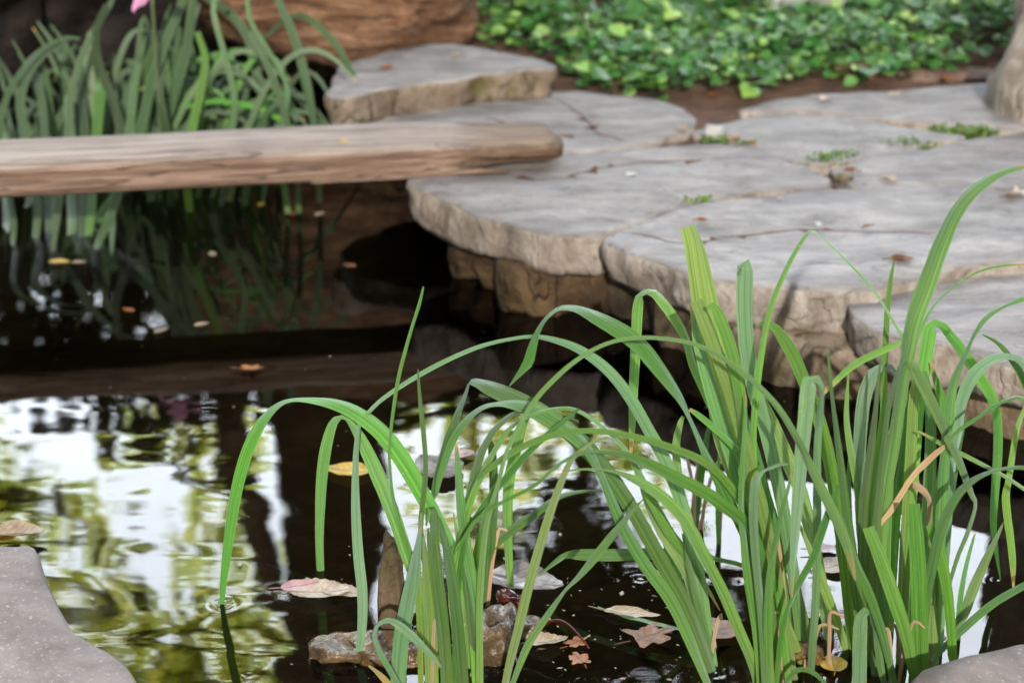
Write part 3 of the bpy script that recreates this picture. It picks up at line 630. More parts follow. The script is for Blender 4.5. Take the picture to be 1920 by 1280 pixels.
# hedge of dark shrubs behind the pond: hides the low sky
rs = random.Random(4)
for i in range(9):
    x = -4.6 + i * 1.15 + rs.uniform(-.15, .15); hgt = 2.17 + rs.uniform(-.10, .08); y = 9.0 + rs.uniform(-.25, .25)
    labs = ['dark evergreen shrub far left of the hedge', 'dark evergreen shrub second in the hedge', 'dark evergreen shrub with thin gaps behind the far irises', 'dark evergreen shrub behind the dark rocks', 'dark evergreen shrub behind the big log', 'dark evergreen shrub behind the right end of the log', 'dark evergreen shrub behind the ground cover', 'dark evergreen shrub behind the pale trunk', 'dark evergreen shrub far right of the hedge']
    root = empty('shrub', (x, y, .2), labs[i], 'shrub', 'evergreen shrubs of the far hedge')
    V, F = tube([Vector((x, y, .15)), Vector((x + .03, y, .7)), Vector((x, y + .03, 1.3))], [.04, .035, .02], 7); mesh_obj('stem', V, F, m_bark_dark, root)
    k = .85 if i in (2,) else 1.7
    V, F = leaf_cloud([((x + rs.uniform(-.55, .55), y + rs.uniform(-.2, .2), z), (.55, .35, .32), int(330 * k), .13) for z in [.4, .7, .95, 1.2, 1.45, 1.7, hgt - .25, hgt - .25, hgt - .3]], 80 + i); mesh_obj('foliage', V, F, m_tree_leaf_dark, root, smooth=False)

# ---------------------------------------------------------------- ground cover and weeds
def inpoly(x, y, poly):
    c = False; n = len(poly)
    for i in range(n):
        a, b = poly[i - 1], poly[i]
        if (a.y > y) != (b.y > y) and x < (b.x - a.x) * (y - a.y) / (b.y - a.y) + a.x: c = not c
    return c
def round_leaf(V, F, p, d, up, L, W):
    e = d.cross(up).normalized(); n = e.cross(d).normalized(); b = len(V)
    prof = [(0, 0), (.18, .36), (.42, .5), (.70, .40), (1, 0)]
    mid = [p + d * L * t + n * (.10 * L * math.sin(math.pi * t)) for t, _ in prof]
    V += mid; l0 = len(V)
    V += [mid[i] + e * W * prof[i][1] + n * L * .10 * prof[i][1] for i in (1, 2, 3)]; r0 = len(V)
    V += [mid[i] - e * W * prof[i][1] + n * L * .10 * prof[i][1] for i in (1, 2, 3)]
    for s0, rev in ((l0, 0), (r0, 1)):
        fs = [(b, b + 1, s0), (b + 1, b + 2, s0 + 1, s0), (b + 2, b + 3, s0 + 2, s0 + 1), (b + 3, b + 4, s0 + 2)]
        F += [f[::-1] if not rev else f for f in fs]
def ground_cover():
    poly = PX([(893, 72), (960, 95), (1045, 112), (1064, 148), (1150, 170), (1240, 178), (1300, 158), (1340, 166), (1415, 174), (1450, 150), (1560, 138), (1640, 152), (1720, 136), (1850, 120), (2000, 104), (2300, 60)], .2)
    poly += [Vector((3.2, 9.0, 0)), Vector((-.8, 9.0, 0)), Vector((-.25, 6.75, 0))]
    rnd = random.Random(5); V, F = [], []
    n = 0
    while n < 19000:
        x = rnd.uniform(-.8, 3.0); y = 5.2 + 3.6 * rnd.random() ** 1.25
        if not inpoly(x, y, poly): continue
        dens = noise.noise(Vector((x * 2.6, y * 2.6, 2)))
        if dens < -.42 and rnd.random() < .75: continue
        g = ground_h(x, y); hmax = .03 + .15 * (.5 + .5 * noise.noise(Vector((x * 3, y * 3, 6))))
        for dd in (.12,):
            if not inpoly(x, y - .12, poly): hmax *= .55
        z = g + .01 + hmax * rnd.random() ** .6
        a = rnd.uniform(0, 2 * math.pi); d = Vector((math.cos(a), math.sin(a), rnd.uniform(-.55, .35))).normalized()
        up = Vector((rnd.gauss(0, .35), rnd.gauss(-.1, .35), 1)); L = rnd.uniform(.020, .046) * (1.5 if rnd.random() < .2 else 1)
        round_leaf(V, F, Vector((x, y, z)), d, up, L, L * rnd.uniform(.7, .95)); n += 1
    tag(mesh_obj('ground_cover', V, F, m_cover), 'mass of glossy green ground cover leaves beyond the flagstones', 'ground cover', kind='stuff')
ground_cover()
def weed(px, py, r, n, z, label, seed):
    c = atz(px, py, z); rnd = random.Random(seed); V, F = [], []
    for _ in range(n * 3):
        a = rnd.uniform(0, 6.28); q = r * rnd.random() ** .6; p = c + Vector((math.cos(a) * q * 1.6, math.sin(a) * q * .6, -.014 + .018 * rnd.random() ** 2))
        a = rnd.uniform(0, 6.28); d = Vector((math.cos(a), math.sin(a), rnd.uniform(.1, 1.2))).normalized(); L = rnd.uniform(.007, .016)
        round_leaf(V, F, p, d, Vector((0, 0, 1)) + Vector((rnd.gauss(0, .3), rnd.gauss(0, .3), 0)), L, L * .6)
    tag(mesh_obj('weed', V, F, m_weed), label, 'weed', 'weeds in the flagstone joints')
for i, (a, b, r, n, lab) in enumerate([(1548, 300, .035, 60, 'bright green weed at the front tip of the wedge shaped flagstone'), (1580, 290, .035, 60, 'green weed just right of the bright weed on the wedge slab'),
    (1700, 268, .05, 70, 'low green weeds along the front joint of the wedge shaped flagstone'), (1800, 245, .05, 110, 'bushy green weeds at the right tip of the wedge shaped flagstone'), (1840, 242, .03, 50, 'small olive weed nearest the pale tree trunk'),
    (1302, 378, .025, 45, 'small green weed in the joint between the two front flagstones'), (1345, 262, .028, 40, 'dark green weed behind the pale pebble'), (1400, 268, .02, 20, 'small bright weed beside the orange leaf')]):
    weed(a, b, r, n, .2, lab, 300 + i)
pb = atz(1338, 252, .2); boulder('pebble', (pb.x, pb.y, .207), (.03, .022, .016), m_d_white, 'pale pebble between the cracked slab and the wedge slab', 'pebble', 'pebbles on the paving', 90, 3)
pb = atz(1375, 262, .2); boulder('pebble', (pb.x, pb.y, .205), (.022, .018, .011), m_d_tan, 'tan pebble beside the orange leaf on the paving', 'pebble', 'pebbles on the paving', 91, 3)
pb = atz(1580, 335, .2); boulder('pebble', (pb.x, pb.y, .204), (.028, .02, .010), m_rock_tan, 'tan pebble in the joint behind the largest slab', 'pebble', 'pebbles on the paving', 92, 3)
pb = atz(1612, 128, .2); boulder('stone', (pb.x, pb.y, .20), (.09, .05, .03), m_rock_pink, 'pinkish stone at the front edge of the ground cover', 'stone', 'stones in the ground cover', 93)
pb = atz(1790, 128, .2); boulder('stone', (pb.x, pb.y, .165), (.17, .06, .032), m_rock_pink, 'wide pinkish stone left of the pale trunk', 'stone', 'stones in the ground cover', 94)
pb = atz(1510, 12, .25); boulder('stone', (pb.x, pb.y, .27), (.13, .08, .06), m_d_white, 'whitish stone standing in for a bright patch of light in the ground cover at the top of the photo', 'stone', 'stones in the ground cover', 95)  # white lump added where a patch of light shows

# ---------------------------------------------------------------- iris leaves
def blade(parent, flat, mat, dmid=0.0, dtip=0.05, touch=False, Yoff=0.0, Yb=None, seed=0, fold=.13, name='leaf', sign=1, wscale=.86, browntip=True):
    """one strap leaf grown along its own curve; each triple is bearing x, y and leaf width"""
    K = [(flat[i], flat[i + 1], flat[i + 2] * (wscale if flat[i + 2] > 6 else 1)) for i in range(0, len(flat), 3)]
    y_base = K[0][1]
    if Yb is None and y_base < 1288:                                  # rooted below the surface
        a, b = K[0], K[1]; l = math.hypot(b[0] - a[0], b[1] - a[1]); K.insert(0, (a[0] - (b[0] - a[0]) / l * 26, a[1] - (b[1] - a[1]) / l * 26, a[2] * .9))
    d = [0]
    for a, b in zip(K[:-1], K[1:]): d.append(d[-1] + math.hypot(a[0] - b[0], a[1] - b[1]))
    Lg = d[-1]; Y0 = (atz(K[0][0], min(y_base, 1310), 0).y if Yb is None else Yb) + Yoff
    if touch: dtip = atz(K[-1][0], K[-1][1], 0).y - Y0
    n = max(14, int(Lg / 13)); m = len(K) - 1
    cp, ww, tt = [], [], []
    for k in range(n + 1):
        s = k / n * Lg; i = 0
        while i < m - 1 and d[i + 1] < s: i += 1
        t = (s - d[i]) / max(1e-6, d[i + 1] - d[i])
        p1, p2 = K[i], K[i + 1]; p0 = K[i - 1] if i else tuple(2 * p1[j] - p2[j] for j in range(3)); p3 = K[i + 2] if i + 2 <= m else tuple(2 * p2[j] - p1[j] for j in range(3))
        c = [.5 * (2 * p1[j] + (p2[j] - p0[j]) * t + (2 * p0[j] - 5 * p1[j] + 4 * p2[j] - p3[j]) * t * t + (3 * p1[j] - p0[j] - 3 * p2[j] + p3[j]) * t ** 3) for j in range(3)]
        u = s / Lg
        cp.append(aty(c[0], c[1], Y0 + dtip * u + dmid * 4 * u * (1 - u))); ww.append(max(1.2, c[2])); tt.append(u)
    real = []
    for k in range(n + 1):
        r = int(n * .09) + 1; mxw = max(ww[max(0, k - r):k + r + 1]); u = tt[k]
        f = max(0, min(1, (u - .80) / .16)); real.append(mxw + (ww[k] - mxw) * f if ww[-1] < 12 else max(ww[k], mxw * .8))
    for _ in range(2): real = [real[0]] + [(real[k - 1] + 2 * real[k] + real[k + 1]) / 4 for k in range(1, n)] + [real[n]]
    V, F, UV = [], [], []; camp = Vector((0, 0, CAMZ)); cols = (-.5, -.25, 0, .25, .5)
    for k in range(n + 1):
        T = (cp[min(n, k + 1)] - cp[max(0, k - 1)]).normalized(); view = (cp[k] - camp); dist = view.length; view.normalize()
        S = T.cross(view)
        if S.length < 1e-4: S = Vector((1, 0, 0))
        S.normalize(); Nn = S.cross(T); wr = max(real[k], ww[k]); ang = math.acos(min(1, ww[k] / wr)) * sign
        ang = max(-1.35, min(1.35, ang)) + .25 * noise.noise(Vector((seed * 3.3, tt[k] * 3, 1)))
        S2 = S * math.cos(ang) + Nn * math.sin(ang); N2 = S2.cross(T); wm = wr / FPX * dist
        edge = 1 + .04 * noise.noise(Vector((seed * 1.7, tt[k] * 22, 2)))
        for c in cols:
            V.append(cp[k] + S2 * (c * wm * edge) + N2 * (abs(c) * 2 - .5) * fold * wm); UV.append((c + .5, tt[k] * (.9 if ww[-1] > 5 or not browntip else 1)))
    for k in range(n):
        for c in range(4): a = k * 5 + c; F.append((a, a + 1, a + 6, a + 5))
    return mesh_obj(name, V, F, mat, parent, uvs=UV)
IR = 'iris clumps growing in the pond'
BL = {}
# clump A: left foreground
A = [
 dict(p=(897,1290,24,890,1180,26,875,1105,26,852,1040,30,825,985,32,795,930,36,755,862,38,715,810,36,670,775,32,630,757,24,590,749,14,550,748,7,520,760,12,490,792,22,468,835,26,450,890,26,437,950,23,427,1020,20,420,1080,16,416,1132,10), touch=1, dmid=.02),
 dict(p=(815,1290,20,800,1180,26,782,1095,26,760,1030,28,738,965,30,710,895,32,685,840,28,665,805,18,648,786,8,635,783,10,622,800,20,610,845,25,603,900,24,600,960,21,599,1010,18,600,1050,17,601,1070,16), touch=1, dmid=.02, Yoff=.03),
 dict(p=(812,1290,9,800,1200,9,777,1085,9,765,1035,9,747,981,9,735,922,8,730,864,7,732,812,7,745,719,8,759,661,8,773,611,7,787,567,6,794,537,3), dtip=.1, Yoff=.02),
 dict(p=(808,1290,12,799,1100,11,789,1000,11,791,956,12,797,897,11,797,850,10,793,801,11,788,754,8,785,715,5,784,692,2), Yoff=.05),
 dict(p=(744,1300,32,752,1200,34,762,1140,32,772,1090,28,780,1040,18,787,1000,8,790,985,3), Yoff=-.02, m='pale', dtip=.0),
 dict(p=(790,1295,12,787,1180,13,784,1080,12,787,1010,8,790,960,4), m='olive', Yoff=-.01),
 dict(p=(810,1295,30,806,1180,27,801,1100,22,797,1040,12,794,1005,5), Yoff=0, m='olive'),
 dict(p=(838,1295,26,834,1220,27,827,1150,28,818,1080,30,813,1020,26,815,980,20,815,960,14,806,955,7,801,966,7,800,985,4), Yoff=-.05, dtip=0),
 dict(p=(868,1295,28,859,1180,26,851,1110,25,841,1050,22,831,1000,12,824,970,4), Yoff=-.03, dtip=.02),
 dict(p=(900,1295,15,898,1200,16,890,1120,20,880,1060,23,870,1000,23,862,930,19,858,870,13,855,830,5), Yoff=.02),
 dict(p=(895,1295,15,885,1180,19,876,1090,21,870,1020,21,875,960,20,886,905,19,900,855,17,920,815,14,945,787,11,970,772,9,1000,768,7,1040,772,5,1085,790,3), Yoff=.02, dtip=.12),
 dict(p=(868,1295,13,855,1200,14,846,1110,15,857,1045,16,868,995,16,880,945,16,897,902,15,921,855,13,949,810,11,975,788,9,1016,771,9,1063,765,9,1095,775,9,1130,800,10,1160,827,11,1185,860,14,1208,910,20,1232,956,22,1256,998,22,1286,1036,20,1312,1078,13,1332,1112,7,1350,1144,2), dtip=.14, Yoff=-.02),
 dict(p=(850,1295,11,858,1120,12,870,1020,12,885,982,11,916,935,14,944,902,15,980,860,14,1015,825,12,1050,795,10,1086,766,4), Yoff=-.03, dtip=.03),
 dict(p=(899,1292,15,899,1190,15,900,1120,14,905,1050,13,912,990,11,922,945,10,935,905,9,946,860,9,960,825,9,980,787,10,1005,748,11,1035,715,11,1075,680,10,1120,652,9,1165,637,9,1220,633,9,1285,641,9,1325,655,10,1365,678,10,1410,713,11,1455,760,13,1490,815,14,1515,865,17,1545,925,22,1575,990,21,1593,1040,16,1604,1087,3), dtip=-.06, dmid=-.02, Yoff=-.02),
 dict(p=(945,1294,14,958,1235,18,972,1180,20,988,1111,21,1005,1050,20,1026,979,19,1050,911,15,1070,865,11,1095,840,7,1118,825,6,1140,820,4), dtip=.04, Yoff=-.02, m='olive'),
 dict(p=(958,1288,10,972,1250,13,993,1203,17,1028,1150,14,1060,1105,7,1080,1085,10,1115,1045,18,1146,1005,17,1174,972,12,1206,935,2), dtip=-.03),
 dict(p=(962,1130,9,956,1080,15,952,1014,18,951,956,22,955,897,24,968,840,22,982,795,16,992,778,5), dtip=-.02, Yoff=.03),
 dict(p=(913,1128,14,917,1060,20,921,1000,22,926,950,20,926,905,19,924,860,18,918,825,12,908,835,4), dtip=0),
 dict(p=(865,1210,16,870,1110,20,890,1055,22,944,1005,19,1003,963,17,1050,930,9,1100,920,5,1145,922,2), dtip=.1, Yoff=.1),
 dict(p=(893,1120,18,897,1040,24,910,970,18,922,920,7), dtip=0, Yoff=.0),
 dict(p=(755,1298,12,735,1262,13,714,1226,13,703,1193,9,709,1172,9,730,1163,13,759,1180,18,794,1214,14,818,1238,8,827,1250,3), dtip=-.05, Yoff=-.04, m='pale'),
 dict(p=(742,1302,18,722,1275,14,705,1258,9,691,1247,3), m='yellow', dtip=0, Yoff=.0),
 dict(p=(826,1290,14,818,1190,18,812,1110,16,806,1040,10,802,990,4), m='olive', Yoff=.05),
 dict(p=(880,1292,16,874,1190,18,866,1090,16,858,1010,10,850,960,3), m='olive', Yoff=.06),
]
B = [
 dict(p=(1335,1252,24,1318,1130,26,1298,1020,28,1275,935,28,1245,860,28,1215,805,26,1180,745,25,1140,695,24,1090,658,20,1045,640,15,1000,632,10,950,638,9,900,650,10,850,670,10,800,695,11,755,722,10,715,750,9,690,775,8,675,795,6,669,840,10,667,900,13,668,970,19,672,1040,22,679,1110,23,679,1170,20,672,1237,12), touch=1, dmid=.10, m='pale'),
 dict(p=(1335,1260,22,1308,1185,26,1282,1125,30,1245,1060,32,1212,1000,32,1180,945,33,1145,893,34,1110,850,36,1075,815,38,1035,787,40,990,760,40,945,738,38,910,722,30,892,714,18,882,714,8,876,728,8,866,752,12,853,788,17,840,825,18,828,865,17,817,905,15,812,935,10), dtip=.14),
 dict(p=(1320,1262,18,1292,1195,24,1258,1125,27,1212,1062,27,1175,1000,24,1150,945,20,1128,890,14,1105,845,20,1075,815,30,1040,790,36,1000,768,34,965,757,24,935,755,12,905,762,11,875,786,14,850,822,17,834,864,16,822,905,12,818,930,5), dtip=.06, Yoff=-.04),
 dict(p=(1340,1260,14,1326,1210,20,1308,1145,24,1293,1085,26,1268,1035,30,1244,1000,28,1222,960,22,1208,925,14,1198,895,6), Yoff=.04, m='olive'),
 dict(p=(1346,1257,10,1322,1180,14,1306,1120,14,1291,1050,10,1280,1000,4), Yoff=.02),
 dict(p=(1353,1250,8,1340,1205,9,1326,1160,6,1318,1130,2), Yoff=.02, m='olive'),
 dict(p=(1332,1185,14,1305,1060,18,1285,960,19,1274,915,20,1269,870,18,1268,830,17,1275,795,13,1281,780,7), m='olive', dtip=.02),
 dict(p=(1306,990,4,1311,920,14,1317,870,16,1326,815,12,1335,780,4), dtip=0),
 dict(p=(1347,1018,8,1345,960,8,1346,900,7,1350,830,5), dtip=0),
 dict(p=(1325,1258,14,1300,1160,16,1270,1080,16,1245,1010,12,1225,950,4), Yoff=.07, dtip=.1),
]
Cc = [
 dict(p=(1455,1288,16,1445,1180,18,1425,1060,18,1400,965,18,1375,920,18,1345,885,18,1310,860,17,1260,840,16,1215,825,14,1170,815,13,1120,808,12,1075,809,12,1040,815,13,1005,826,14,965,845,14,935,865,14,910,885,10,898,900,4), dtip=-.05, Yoff=.02),
 dict(p=(1460,1285,18,1445,1150,20,1425,1040,24,1400,985,26,1360,950,28,1320,922,28,1270,897,26,1215,870,22,1165,852,14,1115,848,8,1075,856,6,1040,877,7,1005,908,8,960,932,8,920,953,8,890,978,8,872,1005,6,850,1040,3), dtip=-.08, Yoff=-.02),
 dict(p=(1425,1292,22,1412,1245,23,1385,1180,24,1358,1115,24,1330,1060,24,1305,1010,25,1280,970,26,1250,938,26,1215,913,24,1180,895,18,1150,885,10,1110,880,6,1075,881,4,1045,890,2), dtip=.0, Yoff=-.02),
 dict(p=(1440,1205,14,1420,1110,14,1400,1065,10,1350,1050,10,1300,1040,16,1240,1038,24,1150,1040,26,1090,1040,24,1060,1042,14,1040,1055,10,1012,1077,3), dtip=.12, Yoff=.06),
 dict(p=(1470,1290,18,1440,1120,20,1400,940,20,1360,820,20,1325,740,20,1300,685,18,1288,640,18,1270,605,22,1245,570,22,1225,548,18,1207,547,10,1197,565,22,1193,620,23,1190,680,22,1187,740,20,1185,800,14,1183,850,5), dtip=.25, Yoff=.05),
 dict(p=(1470,1290,20,1450,1180,22,1420,1060,24,1390,985,24,1365,935,24,1345,895,22,1325,855,16,1308,815,10,1293,780,9,1278,748,17,1253,713,28,1225,677,34,1197,645,36,1160,618,36,1115,593,28,1080,577,15,1050,576,9,1027,592,6,1010,617,10,999,648,18,990,680,22,974,700,12,955,724,2), dtip=.05),
 dict(p=(1480,1290,14,1465,1150,16,1440,980,16,1420,905,16,1395,860,15,1370,830,14,1340,803,14,1312,780,13,1292,767,7,1288,775,3), Yoff=-.01),
 dict(p=(1480,1288,24,1450,1150,32,1420,1000,44,1395,880,50,1370,770,52,1345,670,55,1325,580,58,1312,510,50,1303,460,42,1292,424,34), m='olive', Yoff=.08, dtip=.05, fold=.3),
 dict(p=(1490,1285,18,1465,1130,24,1440,1000,26,1410,880,26,1385,790,28,1366,720,30,1345,665,30,1325,612,30,1312,578,29,1306,564,28), m='olive', Yoff=.02),
 dict(p=(1460,1290,20,1440,1130,26,1410,990,30,1380,880,32,1355,800,32,1338,745,32,1322,690,28,1308,640,20,1299,590,10,1296,570,4), Yoff=.03),
 dict(p=(1455,1292,14,1430,1150,18,1405,1000,16,1394,900,15,1392,820,18,1389,760,24,1381,700,27,1369,650,27,1355,610,26,1343,582,24,1333,573,16,1325,577,6), Yoff=-.01, dtip=-.02),
 dict(p=(1510,1285,18,1495,1130,24,1470,960,28,1440,820,30,1415,730,32,1402,660,34,1397,600,34,1396,550,36,1397,510,36,1395,497,34,1386,500,14,1386,515,10), m='pale', Yoff=.08),
 dict(p=(1470,1285,12,1440,1100,16,1420,950,16,1412,830,15,1418,740,15,1425,680,14,1434,623,13,1446,573,12,1465,524,11,1488,477,10,1510,442,8,1521,433,4,1535,440,4,1570,472,5,1610,512,5,1650,560,5,1680,610,6,1694,634,6,1692,641,8,1660,655,14,1604,682,15,1557,724,10,1535,748,3), dtip=.05),
 dict(p=(1520,1255,16,1530,1100,18,1532,950,18,1532,850,16,1536,780,14,1539,740,10,1535,717,12,1522,711,26,1516,725,34,1511,780,32,1504,850,30,1498,920,26,1493,980,22,1488,1045,14,1485,1120,3), m='pale', dtip=-.16, dmid=-.02),
 dict(p=(1455,1292,11,1462,1215,12,1471,1162,11,1486,1122,8,1505,1081,14,1527,1040,15,1545,985,16,1560,942,14,1572,908,9), Yoff=-.05, dtip=-.02),
 dict(p=(1590,1235,14,1580,1195,18,1562,1145,20,1543,1095,20,1530,1060,18,1515,1020,10,1500,985,6), m='olive', Yoff=.03),
 dict(p=(1524,1252,10,1518,1200,16,1506,1150,18,1490,1095,18,1470,1030,16,1450,960,14,1430,890,8,1415,840,3), Yoff=.03),
 dict(p=(1512,1245,8,1505,1205,12,1497,1175,14,1480,1145,13,1465,1122,11,1452,1105,8,1440,1085,3), m='dry', Yoff=-.01),
 dict(p=(1506,1253,15,1490,1205,18,1470,1150,14,1455,1110,10,1440,1060,4), m='olive', Yoff=.01),
 dict(p=(1438,1297,20,1432,1190,20,1424,1110,17,1416,1030,18,1413,970,19,1413,930,19,1418,903,15,1428,886,6,1448,876,7,1465,870,7,1478,870,3), Yoff=-.06, dtip=-.02, m='pale'),
 dict(p=(1428,1294,16,1420,1190,20,1404,1090,20,1395,1010,16,1390,950,13,1392,880,12,1396,820,10,1398,770,6,1399,740,2), Yoff=-.04, dtip=0),
 dict(p=(1444,1297,20,1440,1190,20,1441,1120,18,1447,1055,16,1456,1005,12,1466,955,9,1478,915,6,1484,885,3), Yoff=-.05, dtip=-.02),
 dict(p=(1560,1245,20,1545,1130,26,1525,1020,28,1500,920,30,1478,865,32,1455,812,32,1432,765,28,1412,725,18,1400,700,6), m='olive', Yoff=.05),
 dict(p=(1470,1285,16,1430,1060,24,1395,940,26,1370,880,26,1350,830,24,1338,790,16,1330,755,4), m='olive', Yoff=.06),
 dict(p=(1465,1302,8,1480,1270,10,1500,1254,11,1524,1260,10,1545,1278,8,1555,1292,4), dtip=-.03, Yoff=-.03),
 dict(p=(1478,1200,6,1470,1100,7,1458,1010,8,1440,930,7,1425,890,3), m='dry', Yoff=-.02),
 dict(p=(1500,1288,16,1478,1150,20,1452,1000,22,1425,880,20,1400,790,14,1382,720,4), Yoff=.10),
 dict(p=(1490,1288,16,1465,1160,18,1430,1020,20,1400,930,18,1372,850,12,1350,790,3), Yoff=.12),
]
D = [
 dict(p=(1600,1245,18,1590,1120,24,1575,980,30,1560,890,28,1545,820,28,1530,770,28,1512,725,28,1490,672,28,1470,637,26,1450,612,18,1430,606,8,1420,610,3), Yoff=.04, dtip=.08),
 dict(p=(1620,1245,20,1605,1100,24,1585,950,20,1577,880,17,1568,810,13,1560,745,9,1556,700,6,1552,652,2), Yoff=0),
 dict(p=(1640,1240,22,1625,1060,26,1612,930,21,1605,890,18,1595,840,15,1588,790,12,1588,750,9,1591,698,2), m='olive', Yoff=-.02),
 dict(p=(1630,1240,22,1625,1100,24,1615,980,24,1611,880,24,1612,820,28,1617,765,30,1625,728,30,1636,702,26,1648,690,18,1664,686,12,1676,692,10,1682,712,4), m='pale', Yoff=.04),
 dict(p=(1615,1240,18,1617,1080,20,1618,960,19,1625,900,18,1634,830,15,1641,770,10,1646,720,7,1651,672,2), Yoff=.01),
 dict(p=(1640,1240,20,1632,1080,22,1630,970,20,1638,895,18,1650,825,15,1657,770,15,1658,700,14,1661,640,13,1664,580,12,1670,523,9,1677,487,2), Yoff=0),
 dict(p=(1650,1240,22,1650,1100,26,1654,985,28,1662,910,28,1674,835,28,1684,765,28,1693,700,30,1702,655,34,1710,612,37,1722,573,39,1733,545,39,1745,510,38,1759,470,36,1771,441,34,1784,411,31,1801,384,28,1822,360,26,1850,339,21,1885,321,13,1925,313,6,1950,315,2), Yoff=0, dtip=-.08, fold=.2),
 dict(p=(1690,1242,22,1695,1100,26,1705,960,28,1715,840,28,1722,760,28,1730,705,29,1736,665,30,1741,635,30,1745,615,28,1752,608,18,1764,610,14,1787,637,20,1816,676,23,1844,719,24,1863,755,22,1870,800,20,1870,850,20,1866,910,18,1862,980,14,1868,1035,9,1876,1087,2), touch=1, dmid=-.02, Yoff=.0),
 dict(p=(1665,1240,6,1668,1000,8,1680,800,8,1700,700,8,1715,655,7,1731,611,6,1745,583,5,1763,560,4,1790,537,4,1836,509,4,1883,498,4,1930,496,3), Yoff=-.02),
 dict(p=(1752,1242,18,1758,1100,22,1765,960,24,1772,850,22,1778,780,22,1787,720,20,1802,680,13,1813,656,9,1825,629,9,1844,601,11,1865,584,9,1885,573,6,1925,558,11,1950,550,4), Yoff=0, dtip=-.05),
 dict(p=(1760,1242,14,1770,1080,18,1780,940,18,1788,860,16,1796,815,20,1802,760,24,1816,719,27,1835,693,25,1862,674,18,1890,669,13,1912,676,14,1930,700,16,1945,740,12), m='pale', Yoff=.05),
 dict(p=(1640,1240,18,1640,1080,20,1645,960,18,1655,850,14,1666,760,11,1680,705,9,1692,675,7,1700,670,15,1712,688,21,1728,718,24,1745,750,22,1760,780,20,1778,820,17,1795,854,15,1812,899,14,1824,930,10,1830,948,6,1814,1000,9,1797,1040,9,1780,1094,8,1766,1140,3), Yoff=-.04, dtip=-.02),
 dict(p=(1690,1242,22,1695,1080,24,1702,950,24,1708,850,24,1713,760,22,1718,710,16,1724,675,5), m='olive', Yoff=-.01),
 dict(p=(1720,1242,26,1730,1080,28,1740,950,28,1744,860,26,1744,780,22,1740,730,16,1735,695,5), Yoff=.02),
 dict(p=(1745,1242,26,1750,1080,28,1756,970,26,1765,900,22,1776,830,20,1784,770,14,1790,700,5), m='olive', Yoff=-.01),
 dict(p=(1752,1242,18,1760,1080,22,1770,920,22,1775,820,22,1768,760,20,1757,720,14,1744,680,3), Yoff=.04),
 dict(p=(1725,1245,18,1735,1130,22,1748,1060,22,1763,995,21,1778,957,20,1797,925,18,1825,899,13,1862,882,8,1900,876,8,1930,878,10,1960,890,3), Yoff=-.05, dtip=-.04),
 dict(p=(1775,1240,14,1790,1180,19,1808,1148,21,1826,1100,22,1849,1047,18,1867,1010,10,1882,978,3), Yoff=.04, m='olive'),
 dict(p=(1740,1248,10,1770,1212,13,1797,1187,15,1825,1161,17,1862,1131,17,1900,1108,16,1940,1088,14,1980,1075,4), Yoff=-.03, dtip=0),
 dict(p=(1712,1255,22,1700,1195,26,1683,1140,30,1664,1085,30,1648,1040,28,1637,1012,26,1628,988,24), Yoff=-.06, dtip=-.02),
 dict(p=(1727,1245,32,1724,1150,34,1722,1080,34,1718,1010,32,1715,970,28,1713,944,26), Yoff=-.07, dtip=-.02, fold=.06),
 dict(p=(1788,1240,18,1785,1205,19,1778,1120,22,1766,1055,24,1753,1012,20,1743,984,16), Yoff=-.06, dtip=-.02),
 dict(p=(1682,1297,12,1665,1225,16,1650,1170,18,1630,1112,19,1608,1062,16,1592,1020,14,1580,980,10,1570,950,4), Yoff=.0, dtip=-.04),
 dict(p=(1660,1292,12,1650,1240,16,1643,1190,14,1636,1155,10,1625,1146,20,1615,1160,28,1612,1210,31,1611,1302,30), Yoff=-.02, dtip=-.05, m='pale'),
 dict(p=(1600,1205,12,1592,1150,14,1583,1090,14,1574,1045,10,1567,1020,4), m='pale', Yoff=.02),
 dict(p=(1672,1280,10,1662,1200,16,1655,1130,16,1646,1060,12,1636,1010,4), Yoff=-.01),
 dict(p=(1778,832,8,1755,850,12,1731,872,14,1712,893,11,1694,920,11,1672,955,13,1656,975,9,1645,993,4), m='dry', Yb=2.78, dtip=0, name='dried_leaf'),
 dict(p=(1712,908,14,1722,913,16,1733,922,14,1742,938,9,1741,960,9,1739,985,8), m='dry', Yb=2.80, dtip=0, name='dried_leaf'),
 dict(p=(1700,1242,18,1702,1090,22,1700,950,22,1695,850,18,1688,780,12,1683,730,4), Yoff=.06),
 dict(p=(1665,1242,18,1672,1090,20,1680,960,22,1690,870,18,1700,790,12,1707,730,4), Yoff=.08),
 dict(p=(1735,1242,16,1752,1090,18,1775,960,18,1790,880,14,1800,830,9,1812,780,3), Yoff=.08),
 dict(p=(1610,1242,16,1600,1110,18,1592,1000,18,1590,920,14,1592,860,4), Yoff=.08),
 dict(p=(1795,1225,10,1800,1130,12,1812,1060,9,1828,1000,4), Yoff=.06),
]
